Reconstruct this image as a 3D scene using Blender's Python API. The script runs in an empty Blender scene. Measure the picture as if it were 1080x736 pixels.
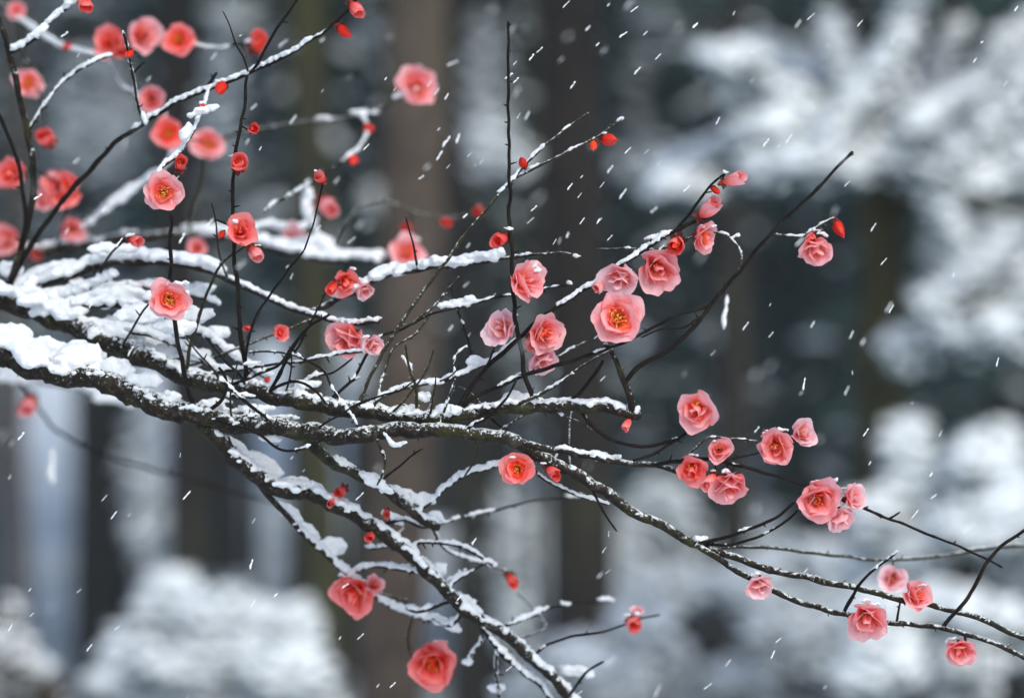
import bpy, math, random
from mathutils import Vector, Matrix, noise
S = bpy.context.scene
R = math.radians
COL = S.collection

# ------------------------------------------------------------------ camera
CAM_LOC = Vector((0, 0, 1.6)); TILT = 1.1; LENS = 105.0; FOCUS = 1.5
cd = bpy.data.cameras.new("camera"); cam = bpy.data.objects.new("camera", cd); COL.objects.link(cam)
cam.location = CAM_LOC; cam.rotation_euler = (R(90 + TILT), 0, 0)
cd.lens = LENS; cd.sensor_width = 36; cd.clip_start = 0.05; cd.clip_end = 2000
cd.dof.use_dof = True; cd.dof.focus_distance = FOCUS; cd.dof.aperture_fstop = 5.0
S.camera = cam
# ------------------------------------------------------------------ light
w = bpy.data.worlds.new("World"); S.world = w; w.use_nodes = True
nt = w.node_tree; sky = nt.nodes.new('ShaderNodeTexSky'); sky.sky_type = 'NISHITA'
sky.sun_disc = False; sky.sun_elevation = R(40); sky.sun_rotation = R(155)
sky.air_density = 0.8; sky.dust_density = 1.3; sky.ozone_density = .6
bg = nt.nodes['Background']; nt.links.new(sky.outputs[0], bg.inputs[0]); bg.inputs[1].default_value = 0.12
sl = bpy.data.lights.new("sun", 'SUN'); sl.energy = 1.25; sl.angle = R(25); sl.color = (1, 1, .86)
so = bpy.data.objects.new("sun", sl); COL.objects.link(so)
so.rotation_euler = (R(90 - 40), 0, R(180 - 155)); so.location = (0, 0, 20)
S.view_settings.view_transform = 'Standard'; S.view_settings.look = 'None'
S.view_settings.exposure = 0.82; S.view_settings.gamma = 1
S.cycles.max_bounces = 8; S.cycles.diffuse_bounces = 5; S.cycles.transmission_bounces = 5; S.cycles.volume_bounces = 1

# ------------------------------------------------------------------ helpers
CR = cam.rotation_euler.to_matrix()
K = 36 / LENS / 1080
def P(px, py, d):
    return CAM_LOC + CR @ Vector(((px - 540) * K * d, (368 - py) * K * d, -d))
def pxs(d): return K * d
def lerp(a, b, t): return a + (b - a) * t

def tag(o, label=None, cat=None, group=None, kind=None):
    if label: o['label'] = label
    if cat: o['category'] = cat
    if group: o['group'] = group
    if kind: o['kind'] = kind
    return o
def empty(name, loc, label, cat, group=None):
    o = bpy.data.objects.new(name, None); COL.objects.link(o); o.location = loc; o.empty_display_size = .1
    return tag(o, label, cat, group)

class MB:
    def __init__(s): s.v = []; s.f = []; s.m = []; s.a = []
    def vert(s, p, a=0.0): s.v.append((p[0], p[1], p[2])); s.a.append(a); return len(s.v) - 1
    def face(s, f, m=0): s.f.append(f); s.m.append(m)
    def tube(s, pts, rad, n=8, m=0, rough=0.0, a=0.0):
        k = len(pts); prev = None; T0 = None; ring0 = None
        for i in range(k):
            t = (pts[min(i + 1, k - 1)] - pts[max(i - 1, 0)])
            if t.length < 1e-9: t = Vector((0, 0, 1))
            t.normalize()
            if T0 is None:
                nrm = t.cross(Vector((0.13, 1, 0.2))).normalized()
            else:
                nrm = (nrm - t * nrm.dot(t)).normalized()
            T0 = t; b = t.cross(nrm)
            ring = []
            for j in range(n):
                an = 2 * math.pi * j / n
                r = rad[i]
                q = pts[i] + (nrm * math.cos(an) + b * math.sin(an)) * r
                if rough:
                    f = noise.noise(q * (0.9 / max(r, 1e-5))) * .6 + noise.noise(q * (0.35 / max(r, 1e-5)))
                    q = pts[i] + (q - pts[i]) * (1 + rough * f)
                ring.append(s.vert(q, a))
            if prev:
                for j in range(n):
                    s.face((prev[j], prev[(j + 1) % n], ring[(j + 1) % n], ring[j]), m)
            else: ring0 = ring
            prev = ring
        s.face(tuple(reversed(ring0)), m); s.face(tuple(prev), m)
    def ico(s, c, rx, ry, rz, rot=None, m=0, jit=0.0, tpl=None):
        V, F = tpl or ICO1
        base = len(s.v)
        for v in V:
            q = Vector((v[0] * rx, v[1] * ry, v[2] * rz))
            if jit: q *= 1 + random.uniform(-jit, jit)
            if rot is not None: q = rot @ q
            s.vert(c + q)
        for f in F: s.face(tuple(base + i for i in f), m)
    def build(s, name, mats, parent=None, smooth=True):
        me = bpy.data.meshes.new(name); me.from_pydata(s.v, [], s.f)
        if not isinstance(mats, (list, tuple)): mats = [mats]
        for x in mats: me.materials.append(x)
        if len(mats) > 1: me.polygons.foreach_set('material_index', s.m)
        if smooth: me.polygons.foreach_set('use_smooth', [True] * len(s.f))
        if any(s.a):
            at = me.attributes.new('tone', 'FLOAT', 'POINT'); at.data.foreach_set('value', s.a)
        me.update()
        o = bpy.data.objects.new(name, me); COL.objects.link(o)
        if parent: setpar(o, parent)
        return o
def setpar(o, p):
    o.parent = p
    o.matrix_parent_inverse = Matrix.Translation(-p.location) if p.type == 'EMPTY' else Matrix()

def icosphere(sub):
    import bmesh
    bm = bmesh.new(); bmesh.ops.create_icosphere(bm, subdivisions=sub, radius=1)
    V = [tuple(v.co) for v in bm.verts]; F = [tuple(v.index for v in f.verts) for f in bm.faces]
    bm.free(); return V, F
ICO1 = icosphere(1); ICO2 = icosphere(2)

# ------------------------------------------------------------------ materials
def mat(name):
    m = bpy.data.materials.new(name); m.use_nodes = True
    return m, m.node_tree, m.node_tree.nodes['Principled BSDF']
def N(nt, t, **k):
    n = nt.nodes.new(t)
    for a, b in k.items():
        if a.startswith('i_'): n.inputs[a[2:].replace('_', ' ')].default_value = b
        else: setattr(n, a, b)
    return n
def ramp(nt, stops, interp='LINEAR'):
    r = nt.nodes.new('ShaderNodeValToRGB'); e = r.color_ramp.elements; r.color_ramp.interpolation = interp
    while len(e) < len(stops): e.new(0.5)
    for i, (p, c) in enumerate(stops): e[i].position = p; e[i].color = (*c, 1)
    return r
def noisy(name, stops, scale, rough=.8, bump=.0, bscale=None, bdist=.01, detail=5, coord='Object', spec=.3, stretch=None):
    m, t, b = mat(name)
    co = N(t, 'ShaderNodeTexCoord'); src = co.outputs[coord]
    if stretch:
        mp = N(t, 'ShaderNodeMapping'); mp.inputs['Scale'].default_value = stretch
        t.links.new(src, mp.inputs[0]); src = mp.outputs[0]
    n = N(t, 'ShaderNodeTexNoise', i_Scale=scale, i_Detail=detail, i_Roughness=.6)
    t.links.new(src, n.inputs['Vector'])
    r = ramp(t, stops); t.links.new(n.outputs['Fac'], r.inputs[0]); t.links.new(r.outputs[0], b.inputs['Base Color'])
    b.inputs['Roughness'].default_value = rough; b.inputs['Specular IOR Level'].default_value = spec
    if bump:
        n2 = N(t, 'ShaderNodeTexNoise', i_Scale=bscale or scale * 3, i_Detail=4, i_Roughness=.65)
        t.links.new(src, n2.inputs['Vector'])
        bp = N(t, 'ShaderNodeBump', i_Strength=bump, i_Distance=bdist)
        t.links.new(n2.outputs['Fac'], bp.inputs['Height']); t.links.new(bp.outputs[0], b.inputs['Normal'])
    return m
def snow_mat(name, sss=True, scale=700, dist=.0006, col=((.70, .73, .76), (.82, .84, .86))):
    m = noisy(name, [(.3, col[0]), (.65, col[1])], scale * .3, .6, .7, scale, dist, spec=.25)
    if sss:
        b = m.node_tree.nodes['Principled BSDF']
        b.inputs['Subsurface Weight'].default_value = .35; b.inputs['Subsurface Scale'].default_value = .003
        b.inputs['Subsurface Radius'].default_value = (1, 1, 1)
    return m
SNOW = snow_mat('fresh_snow', scale=900, dist=.0011)
SNOWF = snow_mat('far_snow', False, 12, .05, ((.70, .74, .78), (.84, .87, .89)))
def bark_mat(name, dark, mid, light, moss, mossamt, scale, frost=0):
    m, t, b = mat(name)
    co = N(t, 'ShaderNodeTexCoord')
    n = N(t, 'ShaderNodeTexNoise', i_Scale=scale, i_Detail=6, i_Roughness=.7); t.links.new(co.outputs['Object'], n.inputs['Vector'])
    r = ramp(t, [(.3, dark), (.55, mid), (.74, light)]); t.links.new(n.outputs['Fac'], r.inputs[0])
    n3 = N(t, 'ShaderNodeTexNoise', i_Scale=scale * .09, i_Detail=5, i_Roughness=.75); t.links.new(co.outputs['Object'], n3.inputs['Vector'])
    r3 = ramp(t, [(.55 - mossamt * .2, (0, 0, 0)), (.72 - mossamt * .2, (1, 1, 1))]); t.links.new(n3.outputs['Fac'], r3.inputs[0])
    mx = N(t, 'ShaderNodeMix', data_type='RGBA'); t.links.new(r3.outputs[0], mx.inputs[0])
    t.links.new(r.outputs[0], mx.inputs[6]); mx.inputs[7].default_value = (*moss, 1)
    if frost > .06:
        ge = N(t, 'ShaderNodeNewGeometry'); sx = N(t, 'ShaderNodeSeparateXYZ'); t.links.new(ge.outputs['Normal'], sx.inputs[0])
        nf = N(t, 'ShaderNodeTexNoise', i_Scale=scale * 1.1, i_Detail=4, i_Roughness=.8); t.links.new(co.outputs['Object'], nf.inputs['Vector'])
        nz = N(t, 'ShaderNodeMath', operation='MULTIPLY_ADD'); t.links.new(sx.outputs['Z'], nz.inputs[0]); nz.inputs[1].default_value = .16; t.links.new(nf.outputs['Fac'], nz.inputs[2])
        rf = ramp(t, [(.63 - frost * .1, (0, 0, 0)), (.68 - frost * .1, (1, 1, 1))]); t.links.new(nz.outputs[0], rf.inputs[0])
        m2 = N(t, 'ShaderNodeMix', data_type='RGBA'); t.links.new(rf.outputs[0], m2.inputs[0]); t.links.new(mx.outputs[2], m2.inputs[6]); m2.inputs[7].default_value = (.62, .65, .66, 1)
        t.links.new(m2.outputs[2], b.inputs['Base Color'])
    else: t.links.new(mx.outputs[2], b.inputs['Base Color'])
    b.inputs['Roughness'].default_value = .7; b.inputs['Specular IOR Level'].default_value = .18
    bp = N(t, 'ShaderNodeBump', i_Strength=.8, i_Distance=.3 / scale); t.links.new(n.outputs['Fac'], bp.inputs['Height'])
    t.links.new(bp.outputs[0], b.inputs['Normal'])
    return m
BARK = bark_mat('plum_bark', (.004, .0035, .003), (.018, .013, .009), (.12, .10, .08), (.04, .042, .012), .12, 380, .3)
TWIG = bark_mat('plum_twig', (.003, .0025, .002), (.008, .005, .004), (.04, .028, .022), (.02, .018, .008), .1, 500, 0)
TWIGO = bark_mat('olive_twig', (.010, .009, .005), (.028, .025, .012), (.09, .08, .045), (.035, .036, .012), .3, 500, .2)
def petal_mat(name, base, mid, edge):
    m, t, b = mat(name)
    at = N(t, 'ShaderNodeAttribute', attribute_name='tone')
    co = N(t, 'ShaderNodeTexCoord')
    n = N(t, 'ShaderNodeTexNoise', i_Scale=3.0, i_Detail=3); t.links.new(co.outputs['Object'], n.inputs['Vector'])
    ad = N(t, 'ShaderNodeMath', operation='MULTIPLY_ADD'); t.links.new(n.outputs['Fac'], ad.inputs[0]); ad.inputs[1].default_value = .35
    sb = N(t, 'ShaderNodeMath', operation='SUBTRACT'); t.links.new(at.outputs['Fac'], sb.inputs[0]); sb.inputs[1].default_value = .17
    t.links.new(sb.outputs[0], ad.inputs[2])
    r = ramp(t, [(.1, base), (.5, mid), (.95, edge)]); t.links.new(ad.outputs[0], r.inputs[0])
    t.links.new(r.outputs[0], b.inputs['Base Color'])
    b.inputs['Roughness'].default_value = .6; b.inputs['Specular IOR Level'].default_value = .1
    nb_ = N(t, 'ShaderNodeTexNoise', i_Scale=9.0, i_Detail=4, i_Roughness=.6); t.links.new(co.outputs['Object'], nb_.inputs['Vector'])
    bp = N(t, 'ShaderNodeBump', i_Strength=.3, i_Distance=.03); t.links.new(nb_.outputs['Fac'], bp.inputs['Height']); t.links.new(bp.outputs[0], b.inputs['Normal'])
    tr = N(t, 'ShaderNodeBsdfTranslucent'); t.links.new(r.outputs[0], tr.inputs[0])
    ms = N(t, 'ShaderNodeMixShader'); ms.inputs[0].default_value = .42
    t.links.new(b.outputs[0], ms.inputs[1]); t.links.new(tr.outputs[0], ms.inputs[2])
    t.links.new(ms.outputs[0], t.nodes['Material Output'].inputs[0])
    return m
PINK = petal_mat('pink_petal', (1, .36, .03), (1, .175, .145), (1, .53, .55))
CORAL = petal_mat('coral_petal', (1, .20, .01), (1, .085, .045), (1, .33, .32))
RED = petal_mat('red_petal', (.85, .035, .012), (.92, .055, .035), (.95, .20, .18))
PALE = petal_mat('pale_petal', (1, .32, .10), (1, .36, .37), (1, .70, .74))
STAMEN = noisy('stamen_yellow', [(.3, (.8, .22, .03)), (.7, (.9, .5, .1))], 200, .6)
CALYX = noisy('calyx_brown', [(.3, (.09, .012, .01)), (.7, (.2, .04, .03))], 300, .6)

# ================================================================== SETTING
GROUND = noisy('snowy_ground', [(.28, (.08, .08, .08)), (.36, (.45, .48, .50)), (.44, (.72, .76, .79)), (.7, (.84, .87, .89))], .9, .8, .5, 4, .1, detail=8)
g = MB(); n = 90
idx = {}
def gh(x, y):
    r = math.hypot(x, y)
    h = .14 * noise.noise(Vector((x * .35, y * .35, 0))) * min(1, r / 4) + .5 * noise.noise(Vector((x * .05, y * .05, 3))) * min(1, r / 25)
    if y > 18: h += (y - 18) * .075 * min(1, (y - 18) / 25)
    return h
rings = [0, .8, 1.6, 2.6, 3.8, 5, 6.5, 8, 10, 12, 14, 17, 20, 24, 28, 33, 39, 46, 55, 66, 80, 100, 140, 220, 400, 900]
seg = 96; prev = None; c0 = g.vert((0, 0, 0))
for r in rings[1:]:
    ring = [g.vert((r * math.cos(2 * math.pi * j / seg), r * math.sin(2 * math.pi * j / seg), gh(r * math.cos(2 * math.pi * j / seg), r * math.sin(2 * math.pi * j / seg)) if r < 300 else 0)) for j in range(seg)]
    for j in range(seg):
        if prev: g.face((prev[j], ring[j], ring[(j + 1) % seg], prev[(j + 1) % seg]))
        else: g.face((c0, ring[j], ring[(j + 1) % seg]))
    prev = ring
tag(g.build('ground', GROUND), kind='structure')

# wooded hillside closing the view behind the forest
HILL = noisy('wooded_hill', [(.35, (.010, .016, .016)), (.52, (.035, .05, .048)), (.66, (.13, .15, .16)), (.8, (.4, .44, .48))], .35, .9, .8, 1.5, .5, detail=10)
h = MB(); nu, nv = 160, 26; gr = []
for i in range(nu):
    a = R(-75 + 150 * i / (nu - 1)); row = []
    for j in range(nv):
        q = j / (nv - 1); rr = 70 + 90 * q
        x = rr * math.sin(a); y = rr * math.cos(a)
        z = 1 + 46 * q ** .8 + (3.5 * noise.noise(Vector((x * .12, y * .12, 1))) + 2.2 * noise.noise(Vector((x * .4, y * .4, 1)))) * min(1, q * 4)
        row.append(h.vert((x, y, z)))
    gr.append(row)
for i in range(nu - 1):
    for j in range(nv - 1): h.face((gr[i][j], gr[i + 1][j], gr[i + 1][j + 1], gr[i][j + 1]))
tag(h.build('hill', HILL), kind='structure')

# ================================================================== BACKGROUND TREES
def trunk_bark(name, dark, mid, light, moss, amt):
    return bark_mat(name, dark, mid, light, moss, amt, 16)
TB_BROWN = trunk_bark('brown_trunk', (.028, .020, .015), (.075, .055, .042), (.15, .115, .09), (.09, .085, .05), .1)
TB_DARK = trunk_bark('dark_trunk', (.006, .0045, .004), (.015, .010, .008), (.032, .025, .02), (.03, .03, .014), .1)
TB_OLIVE = trunk_bark('olive_trunk', (.012, .011, .005), (.032, .028, .012), (.06, .054, .026), (.045, .042, .012), .5)
NEEDLE = noisy('dark_needles', [(.3, (.008, .026, .026)), (.7, (.022, .058, .055))], 3, .7)
NEEDLE2 = noisy('bluish_needles', [(.3, (.014, .034, .038)), (.7, (.040, .078, .082))], 3, .7)
random.seed(3)

def gz(x, y): return gh(x, y)
def trunk_path(px0, px1, d, top=7.0, extra=None):
    """straight tall stem through pixel columns px0 (top of frame) and px1 (bottom of frame) at distance d"""
    a = P(px0, 0, d); b = P(px1, 736, d)
    dirv = (a - b); dirv /= dirv.z
    base = b + dirv * (gz(b.x, b.y) - .15 - b.z)
    n = 26; out = []
    for i in range(n):
        q = base + dirv * ((top + .15) * i / (n - 1))
        q = q + Vector((.05 * noise.noise(q * .6), .05 * noise.noise(q * .6 + Vector((9, 0, 0))), 0)) * min(1, i / 4)
        out.append(q)
    return out
def bare_trunk(label, px0, px1, d, wpx, m, group='trunks of the forest behind', top=7.5, name='forest_tree'):
    pts = trunk_path(px0, px1, d, top)
    r = wpx * pxs(d) / 2
    e = empty(name, (pts[0].x, pts[0].y, gz(pts[0].x, pts[0].y)), label, 'tree', group)
    b = MB(); n = len(pts)
    b.tube(pts, [r * (1.35 if i == 0 else 1.12 if i == 1 else 1 - .45 * (i / n) ** 1.5) for i in range(n)], 14, rough=.05)
    b.build('trunk', m, e)
    # limbs and twiggy crown above the stem
    sn = MB(); lf = MB()
    for i in range(16):
        k = random.randint(int(n * .42), n - 1); o = pts[k]
        an = random.uniform(0, 6.283); L = random.uniform(.7, 1.7) * (1.2 - .5 * k / n)
        dv = Vector((math.cos(an), math.sin(an), random.uniform(.15, .8)))
        pp = [o + dv * L * t + Vector((0, 0, -.25 * L * t * t)) for t in (0, .25, .5, .75, 1)]
        lb = MB(); lb.tube(pp, [r * .28, r * .2, r * .14, r * .09, r * .03], 6); lb.build('limb', m, e)
        for t in range(26):
            f = random.uniform(.35, 1); q = pp[min(4, int(f * 4))] + Vector((random.gauss(0, .2), random.gauss(0, .2), random.gauss(0, .1)))
            rot = Matrix.Rotation(random.uniform(0, 6.28), 3, 'Z') @ Matrix.Rotation(random.uniform(-.4, .4), 3, 'X')
            lf.ico(q, random.uniform(.05, .12), .04, .02, rot, jit=.3)
            if random.random() < .55: sn.ico(q + Vector((0, 0, .022)), random.uniform(.05, .11), .045, .02, rot, jit=.25)
    tag(lf.build('crown', NEEDLE, e), kind='stuff'); tag(sn.build('snow', SNOWF, e), kind='stuff')
    return e
bare_trunk('pale brown tree trunk in the upper middle, left of the near black trunk', 432, 418, 7.0, 76, TB_BROWN)
bare_trunk('widest near black tree trunk in the middle, snow around its foot', 612, 612, 8.0, 74, TB_DARK)
bare_trunk('dark greenish trunk behind the upper left blossoms', 192, 198, 9.0, 46, TB_DARK)
bare_trunk('blurred dark trunk between the near black trunk and the mossy olive trunk', 772, 768, 12.0, 40, TB_DARK)
bare_trunk('thin brown trunk at the left edge above the grey twigs', 12, 20, 11, 22, TB_BROWN)
bare_trunk('slim dark trunk below the snowy limbs, right of the white bush', 322, 340, 12, 46, TB_OLIVE)
bare_trunk('slender grey trunk at far left of the misty gap', 82, 86, 16, 20, TB_DARK)
bare_trunk('slender far trunk just left of the near black trunk', 560, 566, 15, 16, TB_OLIVE)
bare_trunk('narrow far trunk right of the brown trunk', 486, 492, 14, 34, TB_DARK)
bare_trunk('distant thin trunk between brown and near black trunks', 522, 512, 22, 14, TB_BROWN)
bare_trunk('thin dark far trunk in the misty gap left of the white bush', 128, 122, 19, 14, TB_DARK)
bare_trunk('thin mossy far trunk above the white bush', 262, 268, 20, 15, TB_OLIVE)
bare_trunk('dark trunk right of the pale brown trunk, below the knotted limb', 380, 372, 17, 24, TB_DARK)
bare_trunk('faint trunk among the bushes left of the mossy olive trunk', 840, 836, 21, 18, TB_OLIVE)
bare_trunk('distant thin trunk right of the near black trunk', 706, 712, 20, 14, TB_DARK)

def spray(lf, sn, o, an, L, droop, wid, nn, snowf, sz):
    """one drooping evergreen bough: needle tufts and the snow that sits on them"""
    dv = Vector((math.cos(an), math.sin(an), 0)); sd = Vector((-dv.y, dv.x, 0))
    for k in range(nn):
        t = random.random() ** .7
        half = wid * (t * (1.15 - t)) * 2.2
        q = o + dv * L * t + sd * random.uniform(-half, half) + Vector((0, 0, .22 * L * t - droop * L * t * t + random.gauss(0, .03)))
        rot = Matrix.Rotation(an + random.uniform(-.6, .6), 3, 'Z') @ Matrix.Rotation(random.uniform(-.2, .6), 3, 'Y')
        s = sz * random.uniform(.7, 1.3)
        lf.ico(q, s, s * .32, s * .2, rot, jit=.35)
        if random.random() < snowf:
            sn.ico(q + Vector((0, 0, s * .24)), s * .95, s * .45, s * .22, rot, jit=.25)
def conifer(label, px, d, height, radius, snowf=.5, tone=NEEDLE, skirt=.3, boughs=110, nn=26, sz=.09, name='conifer', group='evergreens in the forest behind'):
    b = P(px, 368, d); x, y = b.x, b.y; z = gz(x, y)
    e = empty(name, (x, y, z), label, 'tree', group)
    tr = MB(); tr.tube([Vector((x, y, z - .1 + height * t)) for t in (0, .25, .5, .75, 1)], [.09 * height / 5, .07 * height / 5, .05 * height / 5, .03 * height / 5, .008], 8)
    tr.build('trunk', TB_DARK, e)
    lf, sn = MB(), MB()
    for i in range(boughs):
        t = (i + random.random()) / boughs
        hh = skirt + (height - skirt) * t
        L = radius * (1 - t) ** .75 * random.uniform(.75, 1.12) + .1
        spray(lf, sn, Vector((x, y, z + hh)), i * 2.4 + random.uniform(-.4, .4), L, random.uniform(.3, .6), .3 * L, max(6, int(nn * (1 - t * .6))), snowf, sz)
    tag(lf.build('crown', tone, e), kind='stuff'); tag(sn.build('snow', SNOWF, e), kind='stuff')
    return e
conifer('large dark evergreen behind, right of the near black trunk', 860, 15, 7.5, 1.05, .10, NEEDLE, .9, 130, 34, .13)
conifer('navy dark evergreen at the right edge under the snowy boughs', 1070, 13, 6.5, .9, .08, NEEDLE, 1.35, 110, 34, .12)
conifer('dark evergreen filling the gap left of the near black trunk', 520, 16, 9, 1.3, .12, NEEDLE2, 2.0, 120, 34, .14)
conifer('grey green evergreen far behind the upper left twigs', 120, 19, 10, 1.6, .3, NEEDLE2, 2.2, 120, 34, .15)
conifer('dark evergreen left of the pale brown trunk', 330, 15, 8.5, 1.2, .14, NEEDLE, 1.9, 120, 34, .13)
conifer('dark evergreen between near black trunk and snowy boughs', 720, 18, 10, 1.5, .16, NEEDLE, 1.25, 120, 34, .15)
conifer('blackish evergreen at the upper right corner', 1020, 17, 10, 1.5, .1, NEEDLE, 1.2, 120, 34, .15)
conifer('far grey evergreen at the left edge', -20, 22, 11, 1.8, .3, NEEDLE2, 2.6, 110, 34, .17)
conifer('far evergreen tips left of centre', 235, 26, 12, 2.4, .25, NEEDLE2, 3.2, 110, 34, .19)
conifer('farthest evergreen seen just right of the pale brown trunk', 470, 30, 13, 2.4, .2, NEEDLE, 3.6, 110, 34, .2)
conifer('farthest evergreen seen left of the mossy olive trunk', 880, 30, 13, 2.8, .2, NEEDLE2, .6, 110, 34, .2)
conifer('farthest evergreen in the gap beside the near black trunk', 640, 33, 14, 2.8, .2, NEEDLE, 3.6, 110, 34, .22)
for px, d in ((-700, 14), (1750, 15), (-1100, 12), (1350, 24), (-330, 28), (-480, 20), (1560, 22)):
    conifer('evergreen beyond the edge of the picture', px, d, 8.5, 1.7, .25, NEEDLE, 2.2, 90, 26, .16)

# ---- clumps of snow laden twigs (snowy tree at right, shrubs)
def clump(lf, sn, px, py, rx, ry, d, n, sz, snowf, dz=None):
    c = P(px, py, d); k = pxs(d)
    for i in range(n):
        while True:
            u = Vector((random.uniform(-1, 1), random.uniform(-1, 1), random.uniform(-1, 1)))
            if u.length < 1: break
        q = c + Vector((u.x * rx * k, u.y * (dz or rx * k * .7), u.z * ry * k))
        rot = Matrix.Rotation(random.uniform(0, 6.28), 3, 'Z') @ Matrix.Rotation(random.uniform(-.5, .5), 3, 'Y')
        s = sz * random.uniform(.6, 1.3)
        lf.ico(q, s, s * .3, s * .18, rot, jit=.3)
        if random.random() < snowf:
            sn.ico(q + Vector((0, 0, s * .3)), s * .95, s * .55, s * .32, rot, jit=.22)
def snowy_plant(name, label, cat, base, limbs, clumps, d, barkm, sz, snowf, dens=1.0, group=None, leaf=NEEDLE2, r0=3, strokes=()):
    bx = P(base[0], base[1], d); z = gz(bx.x, bx.y)
    e = empty(name, (bx.x, bx.y, z), label, cat, group)
    root = Vector((bx.x, bx.y, z - .05))
    lf, sn, st = MB(), MB(), MB()
    for (px, py, rx, ry) in clumps:
        dd = d + random.uniform(-.25, .25)
        clump(lf, sn, px, py, rx, ry, dd, int(dens * (20 + rx * ry / 18)), sz, snowf)
        if not limbs:
            c = P(px, py, dd); mid = root.lerp(c, .55) + Vector((0, 0, .1))
            st.tube([root + Vector((random.uniform(-.06, .06), random.uniform(-.06, .06), 0)), mid, c], [r0 * pxs(d), r0 * .7 * pxs(d), r0 * .3 * pxs(d)], 6)
    for (xa, ya, xb, yb, w_) in strokes:
        L_ = math.hypot(xb - xa, yb - ya); m_ = max(3, int(L_ / 9)); dd = d + random.uniform(-.3, .3)
        st.tube([P(xa, ya, dd), P((xa + xb) / 2, (ya + yb) / 2 - 3, dd), P(xb, yb, dd)], [3 * pxs(d), 2 * pxs(d), .6 * pxs(d)], 6)
        for q_ in range(m_):
            f = (q_ + .5) / m_; ww = w_ * (1 - .65 * f)
            clump(lf, sn, lerp(xa, xb, f), lerp(ya, yb, f), ww, ww * .8, dd, int(6 + ww * 1.6), sz * .8, snowf)
    for pts, ra, rb in limbs:
        pp = [P(x, y, d + dd) for x, y, dd in pts]
        if pts[0][1] > 730: pp.insert(0, Vector((pp[0].x, pp[0].y, z - .1)))
        m = len(pp)
        st.tube(smooth_path(pp, 5), [lerp(ra, rb, i / ((m - 1) * 5)) * pxs(d) for i in range((m - 1) * 5 + 1)], 10, rough=.05)
    if st.v: st.build('trunk' if limbs else 'stems', barkm, e)
    tag(lf.build('crown', leaf, e), kind='stuff'); tag(sn.build('snow', SNOWF, e), kind='stuff')
    return e
def cr(p0, p1, p2, p3, t):
    return .5 * ((2 * p1) + (p2 - p0) * t + (2 * p0 - 5 * p1 + 4 * p2 - p3) * t * t + (3 * p1 - p0 - 3 * p2 + p3) * t ** 3)
def smooth_path(p, n):
    out = []
    for i in range(len(p) - 1):
        a = p[max(i - 1, 0)]; b = p[i]; c = p[i + 1]; e = p[min(i + 2, len(p) - 1)]
        for k in range(n): out.append(cr(a, b, c, e, k / n))
    out.append(p[-1]); return out

snowy_plant('snow_laden_tree', 'mossy olive trunk carrying wide snow laden boughs at upper right', 'tree', (938, 740),
    [([(938, 740, 0), (935, 600, 0), (930, 480, 0), (928, 360, 0), (932, 270, 0), (925, 200, 0), (905, 120, .1), (900, 40, .1), (890, -60, .2)], 32, 18),
     ([(930, 270, 0), (945, 225, 0), (985, 205, -.1), (1040, 215, -.2), (1120, 230, -.3)], 15, 5),
     ([(926, 210, 0), (870, 170, -.1), (800, 165, -.1), (730, 195, -.2)], 9, 3),
     ([(915, 140, 0), (860, 95, 0), (790, 80, -.1), (745, 72, -.1)], 8, 2),
     ([(905, 110, 0), (960, 60, 0), (1000, 10, 0), (1030, -40, 0)], 8, 3),
     ([(928, 360, 0), (985, 350, -.2), (1060, 300, -.3)], 8, 3)],
    [(772, 70, 26, 12), (800, 62, 30, 14), (840, 80, 40, 18), (885, 95, 44, 20), (830, 145, 60, 24), (800, 112, 34, 12), (770, 182, 66, 24), (940, 130, 44, 30), (720, 205, 34, 10),
     (850, 185, 70, 26), (910, 150, 60, 34), (960, 170, 60, 30), (985, 100, 40, 26), (1040, 130, 50, 24),
     (1050, 180, 50, 34), (1010, 200, 50, 22), (1045, 250, 40, 26), (1075, 60, 20, 30), (1075, 310, 34, 34), (1000, 270, 20, 28), (985, 330, 34, 22), (1030, 355, 50, 22), (960, 375, 22, 20), (1130, 200, 60, 60), (1120, 330, 50, 50), (1130, 60, 50, 60), (890, -40, 80, 30), (1000, -60, 90, 40)],
    5.6, TB_OLIVE, .038, .95, 1.8, strokes=[(905, 130, 872, 22, 14), (930, 120, 962, -12, 16), (860, 170, 955, 40, 13), (960, 150, 1010, 30, 14), (960, 140, 1035, 95, 13), (1000, 180, 1060, 40, 12), (850, 110, 745, 62, 12),
     (840, 180, 705, 215, 14), (880, 190, 760, 150, 12), (1010, 200, 1080, 270, 14), (980, 330, 1090, 240, 14), (960, 380, 1050, 300, 14), (1040, 160, 1100, 60, 14), (985, 210, 1030, 300, 10), (1000, 360, 1085, 380, 14)])
snowy_plant('snowy_shrub', 'tall snow covered shrub at the right edge, below the navy evergreen', 'shrub', (1010, 760), [],
    [(955, 480, 22, 34), (975, 530, 40, 40), (1035, 500, 34, 34), (1050, 470, 22, 18), (1030, 560, 50, 30), (1075, 540, 34, 40), (960, 590, 44, 24), (1080, 620, 34, 40), (1040, 660, 40, 22), (980, 650, 44, 30), (1130, 560, 60, 60), (1120, 680, 50, 50), (925, 550, 26, 30), (930, 610, 34, 34), (925, 660, 34, 30), (930, 710, 40, 34), (1010, 710, 50, 28)],
    5.2, TB_DARK, .036, .9, 1.3, 'snow covered shrubs')
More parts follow.
